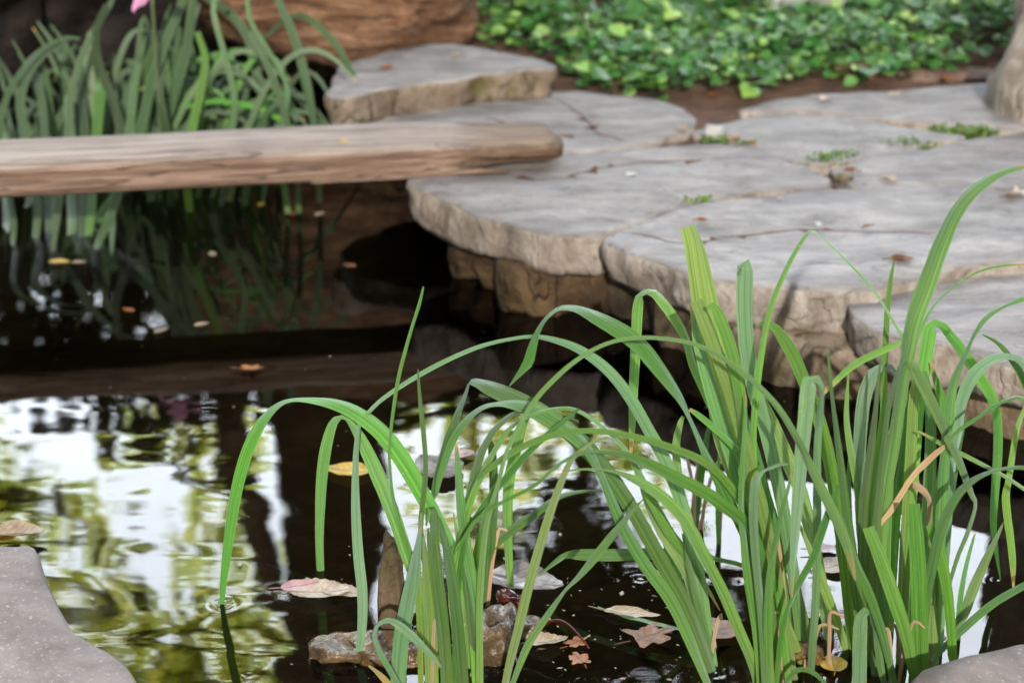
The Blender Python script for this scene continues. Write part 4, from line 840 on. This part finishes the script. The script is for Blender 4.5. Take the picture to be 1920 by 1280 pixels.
E = [
 dict(p=(1985,1230,20,1980,1000,22,1955,800,22,1920,712,18,1896,672,14,1872,644,9,1842,627,2), Yoff=.0),
 dict(p=(1975,1240,16,1965,1000,16,1945,820,12,1920,750,9,1900,746,8,1862,761,8,1834,782,8,1800,805,9,1776,832,8), Yoff=-.05, dtip=-.05),
 dict(p=(1990,1220,14,1965,1000,11,1945,935,10,1920,916,8,1885,893,8,1853,876,9,1806,852,10,1778,840,9,1755,826,9,1722,808,3), Yoff=-.02, dtip=-.02),
 dict(p=(1992,1230,14,1985,900,14,1960,750,10,1938,730,8,1920,770,8,1907,807,12,1898,860,14,1892,900,14,1886,932,17,1890,975,17,1895,1010,16,1899,1055,14,1900,1100,4), Yoff=-.03, m='olive'),
 dict(p=(2010,1230,20,2040,1000,22,2080,800,20,2130,700,6), Yoff=.02),
]
MATS = {'': m_iris, 'pale': m_iris_pale, 'olive': m_iris_olive, 'dry': m_dry, 'yellow': m_yellow}
def clump(name, basepx, blades, label, seed):
    root = empty(name, atz(*basepx, 0), label, 'iris', IR)
    rnd = random.Random(seed)
    for i, b in enumerate(blades):
        blade(root, b['p'], MATS[b.get('m', '')], b.get('dmid', rnd.uniform(-.03, .03)), b.get('dtip', rnd.uniform(-.03, .08)), b.get('touch', False), b.get('Yoff', 0), b.get('Yb'), seed * 50 + i,
              b.get('fold', .13), b.get('name', 'dried_leaf' if b.get('m') in ('dry', 'yellow') else 'leaf'), 1 if rnd.random() < .5 else -1, browntip=not b.get('touch', False))
    if name == 'iris_clump' and seed < 5:
        for i in range(7):
            b = rnd.choice(blades)['p']; x = b[0] + rnd.uniform(-14, 14); y = min(b[1], 1285); ln = rnd.uniform(50, 170); dx = rnd.uniform(-60, 50); bent = rnd.uniform(-30, 30)
            blade(root, (x, y, 8, x + dx * .3, y - ln * .5, 8, x + dx * .8, y - ln * .9, 6, x + dx + bent, y - ln * .8, 3), m_dry, 0, rnd.uniform(-.04, .06), False, rnd.uniform(-.04, .05), None, seed * 70 + i, .2, 'dried_leaf')
    return root
clump('iris_clump', (830, 1290), A, 'left iris clump with long leaves arching down to touch the water', 1)
clump('iris_clump', (1330, 1258), B, 'iris clump with leaning stems all bending to the left, beside the brown lobed leaf', 2)
clump('iris_clump', (1460, 1285), Cc, 'iris clump with the tall blunt cut leaf and a long thin bent leaf', 3)
clump('iris_clump', (1690, 1240), D, 'dense right iris clump with the tallest curved leaf and dried brown leaf tips', 4)
clump('iris_clump', (1990, 1230), E, 'iris clump cut off by the right edge of the photo, only leaf tips showing', 5)

# far irises behind the beam, traced then filled in
FAR = [
 (60,520,14,70,400,18,62,330,18,45,250,18,38,190,20,52,140,18,85,100,14,130,75,8), (95,520,16,90,400,18,85,300,18,80,200,18,66,140,18,58,124,14), (20,500,12,25,420,14,10,330,12,0,250,14,10,190,14,30,150,14,70,100,10,120,72,8,150,74,6),
 (130,495,18,135,420,20,132,330,20,130,240,20,128,180,20), (160,500,20,170,400,20,178,300,20,185,200,24,190,160,26,178,150,20), (150,500,18,155,380,20,160,280,22,155,180,20,160,130,18),
 (200,430,18,195,330,22,178,210,22,165,110,20,172,60,16), (230,400,20,235,300,22,215,200,20,185,120,18,180,60,16,200,10,14), (100,480,18,110,380,18,125,270,18,135,170,16,165,80,14,200,20,12,215,-10,10),
 (175,490,18,200,420,20,225,350,20,265,230,20,285,150,22,310,80,22,335,20,20,350,-20,16), (250,420,18,262,300,20,275,200,20,300,110,22,330,40,20,345,0,14), (280,420,18,290,320,20,320,200,22,350,90,22,362,0,18,365,-40,14),
 (330,420,14,335,320,16,335,220,18,330,130,16,335,50,12), (240,400,16,245,300,18,265,180,20,280,110,18,300,82,10), (300,440,16,300,330,18,285,230,18,290,150,16,290,80,14,286,68,10),
 (360,430,16,350,320,18,365,220,18,385,120,16,370,60,12), (95,430,14,90,330,16,105,240,16,130,190,12,145,165,6), (120,500,18,95,380,20,100,300,18,125,270,12,150,255,4),
 (470,455,14,478,350,16,485,260,16,490,190,16,480,130,16,465,98,12,430,98,12,380,110,12,330,130,10,300,150,8,260,170,5), (430,420,14,400,320,16,380,230,12,420,170,14,480,158,14,530,165,18,570,190,20,610,235,18,660,300,12,700,370,18,720,410,22,735,440,14),
 (420,420,14,420,300,14,440,190,14,400,20,12,420,-10,8), (520,420,12,520,300,14,500,220,14,480,130,18,465,70,22,430,25,20,385,-5,14), (560,400,12,555,300,12,530,200,14,500,120,16,470,60,18),
 (600,380,12,590,250,14,575,160,20,555,80,20,530,20,18,510,-20,12), (540,400,12,525,260,14,540,170,10,500,90,10,470,40,10,462,-20,8), (560,400,10,555,280,10,545,190,8,480,100,8,510,60,8,555,30,12,590,45,16,630,85,16,660,140,14,685,195,12,695,245,8),
 (490,430,14,490,330,14,480,230,14,440,140,12,400,110,10), (450,400,12,455,300,12,420,240,12,380,210,12,320,200,14,290,230,10,275,260,4), (240,490,12,245,430,18,235,380,16,215,345,10,190,330,5),
 (190,470,12,160,400,14,158,330,14,150,290,6), (40,490,14,50,420,18,60,350,18,70,290,8), (130,495,16,160,450,20,190,400,20,220,360,18,255,300,18,270,230,16), (130,495,16,118,440,18,105,380,18,100,320,18),
 (10,480,12,12,400,16,10,320,16,5,250,12), (410,430,12,415,380,12,420,330,10,430,280,8), (600,300,8,560,250,10,500,210,12,450,195,12,400,190,10,350,200,6),
 (380,430,14,372,330,16,350,240,18,320,170,16,310,110,10), (320,440,16,320,340,18,312,250,18,300,180,16,310,130,8), (210,470,16,215,360,18,240,260,18,250,180,18,262,120,10),
]
def far_irises():
    root = empty('iris_clump', (-.9, 5.0, 0), 'dense dark clump of irises behind the wooden beam with a pink flower', 'iris', IR)
    rnd = random.Random(8)
    for i, p in enumerate(FAR):
        low = p[1] >= 470
        if low: p = (p[0], p[1] + 12, 3, p[0], p[1] - 14, p[2] * .6) + tuple(p[3:])
        Yb = 4.60 if low else 4.86 + rnd.uniform(0, .35)
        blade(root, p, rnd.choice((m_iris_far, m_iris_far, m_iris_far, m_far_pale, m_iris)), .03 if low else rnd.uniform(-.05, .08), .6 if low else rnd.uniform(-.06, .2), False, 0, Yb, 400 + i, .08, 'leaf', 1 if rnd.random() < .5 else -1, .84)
    rear = []
    for i in range(125):                                              # rear leaves filling the clump
        x = rnd.uniform(-40, 470); ht = rnd.uniform(200, 420) * (1 - abs(x - 250) / 700); lean = rnd.uniform(-110, 110); y0 = rnd.uniform(330, 440); wd = rnd.uniform(9, 16)
        pts = []
        droop = rnd.random() < .45
        for k in range(7):
            t = k / 6
            if droop: pts += [x + lean * 1.2 * t ** 1.5, y0 - ht * .85 * math.sin(t * 2.05), wd * (1 - .75 * t ** 3) if k < 6 else 3]; continue
            pts += [x + lean * t * t, y0 - ht * (t - .12 * t ** 3), wd * (1 - .75 * t ** 3) if k < 6 else 3]
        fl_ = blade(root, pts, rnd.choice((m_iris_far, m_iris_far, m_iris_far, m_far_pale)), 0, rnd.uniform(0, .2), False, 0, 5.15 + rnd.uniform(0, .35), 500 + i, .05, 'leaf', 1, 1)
        if i >= 30: rear.append(fl_)
    V, F, UV, fm = [], [], [], []                                    # the hidden mass of rear leaves is one part
    for o in rear:
        me = o.data; b = len(V); V += [Vector(v.co) + root.location for v in me.vertices]; F += [tuple(k + b for k in p.vertices) for p in me.polygons]
        uvm = {l.vertex_index: tuple(me.uv_layers[0].data[l.index].uv) for l in me.loops}; UV += [uvm[k] for k in range(len(me.vertices))]
        fm += [0 if me.materials[0] is m_iris_far else 1] * len(me.polygons); bpy.data.objects.remove(o)
    tag(mesh_obj('rear_leaves', V, F, [m_iris_far, m_far_pale], root, uvs=UV, fmat=fm), kind='stuff')
    for i in range(22):                                              # thin leaves arching to the right, over the plank
        x = rnd.uniform(260, 520); ht = rnd.uniform(190, 330); reach = rnd.uniform(90, 250); wd = rnd.uniform(8, 13); pts = []
        for k in range(8):
            t = k / 7; pts += [x + reach * t ** 1.3, 400 - ht * math.sin(t * 2.2), wd * (1 - .6 * t ** 3) if k < 7 else 2]
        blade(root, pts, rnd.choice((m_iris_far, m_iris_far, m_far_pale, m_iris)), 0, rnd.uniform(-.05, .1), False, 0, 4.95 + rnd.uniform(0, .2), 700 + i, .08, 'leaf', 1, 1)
    # flower
    c = aty(285, -8, 4.98); stem = [aty(300, 420, 5.0), aty(300, 250, 5.0), aty(292, 100, 5.0), c]
    V, F = tube(smooth_path(stem, 12), [.004] * 12, 7); mesh_obj('flower_stem', V, F, m_iris_far, root)
    fl = bpy.data.objects.new('flower', None); C.objects.link(fl); fl.parent = root; fl.location = c - root.location
    for (dx, dy, dz, L, W) in ((-.7, -.5, -.62, .060, .030), (.75, -.4, .02, .072, .036), (-.1, -.4, .9, .07, .035), (.3, .8, .2, .07, .035), (-.8, .1, .3, .066, .032)):
        V, F = [], []; d = Vector((dx, dy, dz)).normalized(); e = d.cross(Vector((0, -.6, 1))).normalized(); nn = e.cross(d)
        for a in range(8):
            t = a / 7; wv_ = W * math.sin(math.pi * min(1, t * .86 + .10)) ** .8
            for b in range(5):
                s = b / 4 - .5; V.append(c + d * L * t + e * s * wv_ * 2 * .55 + nn * (.012 * math.sin(t * 3) + abs(s) * .014 + .004 * math.sin(t * 9 + b)))
        for a in range(7):
            for b in range(4): F.append((a * 5 + b, a * 5 + b + 1, a * 5 + b + 6, a * 5 + b + 5))
        o = mesh_obj('petal', V, F, m_petal); me = o.data
        off = root.location + fl.location
        for v in me.vertices: v.co -= off
        o.parent = fl
far_irises()

# ---------------------------------------------------------------- fallen leaves
def dead_leaf(px, py, z, L, W, rot, mat, label, group, shape='oval', seed=0, curl=.12, cat='leaf', tiltx=0.0, tilty=0.0, name='fallen_leaf', stalk=True):
    rnd = random.Random(seed); c = atz(px, py, z); n = 40; V, F = [], []
    ca, sa = math.cos(rot), math.sin(rot); rim = []
    for i in range(n):
        a = 2 * math.pi * i / n; x = math.cos(a); y = math.sin(a); r = 1.0
        if shape == 'lobed': r = .80 + .17 * math.cos(a * 5 + .9) + .10 * math.cos(a * 9 + seed) + .05 * rnd.uniform(-1, 1)
        elif shape == 'round': r = 1 + .025 * rnd.uniform(-1, 1)
        elif shape == 'toothed': r = 1 + (.05 if i % 2 else -.04)
        else: r = 1 + .02 * rnd.uniform(-1, 1)
        taper = (1 - .35 * x) if shape != 'round' else 1
        if shape in ('oval', 'toothed'): y *= abs(math.sin(a)) ** .35 if abs(math.sin(a)) > 1e-3 else 0
        rim.append((x * r * L / 2, y * r * W / 2 * taper))
    def put(x, y):
        h = curl * L * ((2 * y / W) ** 2 * .5 + (2 * x / L) ** 2 * .28) + .03 * L * noise.noise(Vector((x * 60, y * 60, seed))) + tiltx * x + tilty * y
        return Vector((c.x + x * ca - y * sa, c.y + x * sa + y * ca, z + .0025 + h))
    UV = []
    for f in (1, .75, .5, .25):
        for x, y in rim: V.append(put(x * f, y * f)); UV.append((x * f / L + .5, y * f / W / 1.3 + .5))
    V.append(put(0, 0)); UV.append((.5, .5))
    for k in range(3):
        for i in range(n): j = (i + 1) % n; F.append((k * n + i, k * n + j, (k + 1) * n + j, (k + 1) * n + i))
    for i in range(n): F.append((3 * n + i, 3 * n + (i + 1) % n, 4 * n))
    if stalk:
        b = put(-L * .48, 0); e = put(-L * .78, L * .08); e.z = z + .004; m_ = (b + e) / 2
        tv, tf = tube([b, m_, e], [.0012, .0011, .0009], 5); off = len(V); V += tv; UV += [(.5, .5)] * len(tv); F += [tuple(k + off for k in f) for f in tf]
    return tag(mesh_obj(name, V, F, mat, uvs=UV), label, cat, group)
GW = 'fallen leaves on the water'; GS = 'fallen leaves on the stones'
DL = dead_leaf
DL(602, 1112, .003, .095, .062, .1, m_d_cream, 'large cream leaf floating left of the near irises', GW, 'toothed', 1, .16)
DL(562, 1100, .014, .062, .022, .35, m_d_pink, 'narrow pink leaf lying on the cream leaf', GW, 'oval', 2, .10, tilty=.3)
DL(645, 1112, .002, .075, .04, -.3, m_d_tan, 'tan leaf half under the cream leaf', GW, 'toothed', 3, .1)
DL(1222, 1192, .003, .085, .07, .6, m_d_brown, 'brown lobed leaf floating left of the leaning iris stems', GW, 'lobed', 4, .06)
DL(1085, 1236, .002, .042, .036, 2.0, m_d_orange, 'orange lobed leaf floating at the bottom of the photo', GW, 'lobed', 5, .05)
DL(1082, 1205, .002, .045, .032, .8, m_d_orange, 'orange brown leaf at the end of the red twig', GW, 'lobed', 15, .05)
DL(1028, 1205, .004, .062, .035, .3, m_d_tan, 'pale curled leaf beside the red twig', GW, 'toothed', 6, .22)
DL(1562, 1246, .003, .046, .042, 1.57, m_d_yellow, 'round yellow leaf floating between the iris stems', GW, 'round', 7, .05)
DL(650, 884, .004, .085, .055, 2.9, m_d_yellow, 'yellow leaf floating on the dark trunk reflection', GW, 'oval', 8, .10)
DL(985, 1092, .006, .13, .085, -.35, m_d_grey, 'large grey brown leaf floating behind the left iris stems', GW, 'oval', 9, .14)
DL(826, 880, .006, .09, .10, .5, m_d_grey, 'grey leaf floating behind the thin upright stem', GW, 'oval', 10, .15)
DL(855, 855, .004, .07, .04, .3, m_d_pink, 'pinkish leaf beside the grey leaf behind the left irises', GW, 'oval', 11, .1)
DL(38, 1003, .01, .085, .05, .15, m_d_tan, 'tan curled leaf against the near left rock', GW, 'oval', 12, .3)
DL(10, 1008, .01, .06, .05, 1.0, m_d_yellow, 'yellow brown leaf at the left edge beside the near rock', GW, 'oval', 13, .2)
DL(472, 692, .003, .055, .030, .1, m_d_orange, 'orange leaf floating on the beam reflection', GW, 'lobed', 14, .1)
DL(1350, 1182, .002, .07, .06, .3, m_d_brown, 'dull brown leaf floating behind the leaning iris stems', GW, 'round', 16, .04)
DL(1185, 1152, .002, .09, .03, -.2, m_d_tan, 'narrow tan leaf floating on the long floating blade', GW, 'oval', 17, .08)
DL(1545, 1030, .004, .05, .03, .2, m_d_pink, 'reddish leaf floating between the middle and right irises', GW, 'oval', 18, .1)
DL(1567, 1062, .003, .065, .05, .5, m_d_tan, 'tan leaf floating just in front of the reddish leaf', GW, 'oval', 19, .08)
for k, (x, y, mt, lb) in enumerate([(112, 493, m_d_yellow, 'yellow leaf at the water line of the far irises'), (148, 494, m_d_tan, 'tan leaf right of the yellow leaf by the far irises'), (378, 610, m_d_tan, 'small tan leaf on the dark far water'), (302, 622, m_d_tan, 'small tan leaf left on the dark far water'), (600, 403, m_d_tan, 'small leaf under the beam near the hanging leaf'), (490, 385, m_d_yellow, 'yellow leaf on the water right below the beam'), (398, 478, m_d_tan, 'tiny tan leaf on the far water below the beam'), (545, 402, m_d_brown, 'brown leaf on the water below the middle of the beam'), (240, 583, m_d_orange, 'tiny orange leaf on the dark water at the left'), (655, 500, m_d_brown, 'brown leaf on the dark water left of the slab corner')]):
    DL(x, y, .003, .035 if k else .05, .018 if k else .028, .3 * k, mt, lb, GW, 'oval', 30 + k, .1, stalk=False)
for k, (x, y, z, mt, L, lb) in enumerate([(1318, 415, .205, m_d_orange, .028, 'orange leaf on the front of the largest flagstone'), (1630, 427, .205, m_d_brown, .03, 'brown curled leaf in the middle of the largest flagstone'), (1463, 374, .204, m_d_tan, .028, 'tan leaf at the back of the largest flagstone'),
    (1408, 272, .204, m_d_orange, .032, 'orange leaf beside the pebbles on the paving'), (722, 130, .279, m_d_orange, .04, 'orange leaf on the raised flagstone'), (852, 106, .279, m_d_tan, .035, 'tan leaf at the back of the raised flagstone'), (795, 203, .204, m_d_orange, .05, 'orange leaf below the raised flagstone'),
    (920, 190, .204, m_d_tan, .035, 'tan leaf on the cracked flagstone'), (1912, 365, .204, m_d_cream, .06, 'cream leaf at the right edge of the paving'), (1895, 372, .203, m_d_brown, .035, 'brown leaf beside the cream leaf on the paving'), (1185, 330, .204, m_d_white, .03, 'pale green white leaf on the slab under the beam end'),
    (1535, 423, .204, m_d_white, .03, 'white scrap of leaf on the largest flagstone'), (1665, 338, .203, m_d_tan, .05, 'tan leaf in the joint behind the largest flagstone'), (1590, 322, .203, m_d_brown, .04, 'brown leaf in front of the bright weed'), (1675, 180, .204, m_d_tan, .05, 'tan leaf on the farthest flagstone'), (1545, 188, .204, m_d_cream, .045, 'cream leaf on the left of the farthest flagstone'),
    (1280, 245, .2, m_d_tan, .045, 'tan leaf at the right tip of the cracked flagstone'), (645, 268, .287, m_d_yellow, .03, 'yellow leaf lying on the beam'), (1690, 490, .204, m_d_brown, .05, 'flat reddish leaf on the front of the largest flagstone'), (1340, 180, .18, m_d_orange, .035, 'orange leaf on the bare soil behind the paving'), (1480, 150, .18, m_d_brown, .04, 'brown leaf on the soil in front of the ground cover'), (1770, 150, .19, m_d_orange, .04, 'orange leaf on the soil left of the pale trunk')]):
    DL(x, y, z, L, L * .55, .7 * k, mt, lb, GS, ('oval', 'toothed', 'lobed')[k % 3], 60 + k, .28)
# floating and sunken strap leaves
def strap(px, z, mat, label, seed):
    root_pts = [(x, y, w_) for x, y, w_ in px]; P = [atz(x, y, z) for x, y, _ in root_pts]; P = smooth_path(P, 24); V, F, UV = [], [], []
    for i, p in enumerate(P):
        s = i / 23 * (len(px) - 1); k = min(len(px) - 2, int(s)); wpx = px[k][2] + (px[k + 1][2] - px[k][2]) * (s - k)
        t = (P[min(23, i + 1)] - P[max(0, i - 1)]).normalized(); sd_ = Vector((-t.y, t.x, 0)); wm = wpx / 1200
        for c in (-.5, 0, .5): V.append(p + sd_ * c * wm + Vector((0, 0, .002 + .003 * noise.noise(Vector((seed, i * .3, 0))) + abs(c) * .003))); UV.append((c + .5, i / 23))
    for i in range(23):
        for c in (0, 1): a = i * 3 + c; F.append((a, a + 1, a + 4, a + 3))
    tag(mesh_obj('loose_blade', V, F, mat, uvs=UV), label, 'leaf', 'loose iris blades in the water')
strap([(1120, 1140, 4), (1180, 1160, 12), (1240, 1175, 13), (1290, 1185, 9), (1330, 1190, 3)], .003, m_iris, 'long green blade floating flat left of the leaning iris stems', 1)
strap([(500, 1060, 6), (560, 1080, 14), (620, 1108, 14), (700, 1140, 12), (760, 1160, 4)], -.012, m_sub, 'sunken blade passing under the cream leaf', 2)
strap([(545, 1166, 3), (620, 1158, 9), (700, 1145, 12), (780, 1130, 10)], -.008, m_sub, 'thin sunken blade in front of the cream leaf', 3)
strap([(1120, 1190, 6), (1180, 1215, 18), (1225, 1255, 20), (1250, 1300, 16)], -.03, m_sub, 'dark sunken blade below the brown lobed leaf', 4)
strap([(1230, 1215, 6), (1280, 1228, 26), (1330, 1225, 26), (1370, 1215, 6)], -.02, m_sub, 'wide sunken leaf behind the foot of the leaning irises', 5)
# twigs
def twig(pts, r, mat, label, seed):
    P = smooth_path([atz(x, y, z) for x, y, z in pts], 16); V, F = tube(P, [r * (1 - .5 * i / 15) for i in range(16)], 7, .35, seed)
    tag(mesh_obj('twig', V, F, mat), label, 'twig', 'wet twigs by the left irises')
twig([(905, 1150, .035), (925, 1175, .03), (942, 1205, .022), (958, 1230, .012), (962, 1250, -.01)], .009, m_twig, 'thick dark red twig leaning on the wet stone', 1)
twig([(1015, 1175, .0), (1035, 1163, .012), (1060, 1167, .016), (1085, 1190, .010), (1105, 1215, .0)], .003, m_twig, 'thin curved red twig over the orange leaves', 2)
p = atz(958, 1158, 0); boulder('bark_lump', (p.x, p.y, .012), (.03, .025, .04), m_twig, 'dark red lump of wet bark beside the red twig', 'bark', None, 97, 3, .5)
p = atz(985, 1185, 0); boulder('bark_lump', (p.x, p.y, .004), (.026, .022, .02), m_rock_wet, 'dark lump of wet bark right of the red twig', 'bark', None, 98, 3, .5)
p = atz(1490, 1240, 0); boulder('bark_lump', (p.x, p.y + .02, .0), (.06, .04, .022), m_rock_wet, 'dark root mass at the foot of the middle irises', 'root', None, 99, 4, .5)
V, F = tube(smooth_path([atz(1555, 1232, .004), atz(1561, 1205, .02), atz(1562, 1175, .035)], 8), [.0014] * 8, 5)
tag(mesh_obj('twig', V, F, m_twig), 'short reddish stalk standing beside the round yellow leaf', 'twig', 'wet twigs by the left irises')

def litter():
    rnd = random.Random(77); V, F = [], []
    def bit(p, L):
        a = rnd.uniform(0, 6.28); d = Vector((math.cos(a), math.sin(a), rnd.uniform(-.2, .3))); e = Vector((-d.y, d.x, rnd.uniform(-.4, .4))) * rnd.uniform(.25, .6); b = len(V)
        V.extend([p, p + d * L * .5 + e * L * .5, p + d * L, p + d * L * .5 - e * L * .5]); F.append((b, b + 1, b + 2, b + 3))
    for _ in range(1500):
        x, y = rnd.uniform(-.3, 2.2), rnd.uniform(4.3, 6.0); p = Vector((x, y, ground_h(x, y) + .006)); bit(p, rnd.uniform(.006, .024))
    for _ in range(90):
        x, y = rnd.uniform(.1, 1.6), rnd.uniform(4.1, 5.2); bit(Vector((x, y, .209)), rnd.uniform(.005, .014))
    tag(mesh_obj('leaf_litter', V, F, m_d_brown, smooth=False, uvs=[(.5, .7)] * len(V)), 'crumbs of brown leaf litter in the joints and on the soil', 'leaf litter', kind='stuff')
litter()

def floating_bits():
    rnd = random.Random(91); V, F = [], []
    for _ in range(420):
        if rnd.random() < .6: px, py = rnd.gauss(1150, 330), rnd.uniform(1040, 1290)
        else: px, py = rnd.uniform(0, 1500), rnd.uniform(560, 1290)
        p = atz(px, py, .002); L = rnd.uniform(.002, .007) if rnd.random() < .9 else rnd.uniform(.010, .018); a = rnd.uniform(0, 6.28); d = Vector((math.cos(a), math.sin(a), .08)); e = Vector((-d.y, d.x, .1)) * rnd.uniform(.2, .7); b = len(V)
        V.extend([p, p + d * L * .5 + e * L * .5, p + d * L, p + d * L * .5 - e * L * .5]); F.append((b, b + 1, b + 2, b + 3))
    tag(mesh_obj('floating_debris', V, F, m_d_tan, smooth=False, uvs=[(.5, .7)] * len(V)), 'tiny tan specks of debris floating on the pond', 'debris', kind='stuff')
floating_bits()
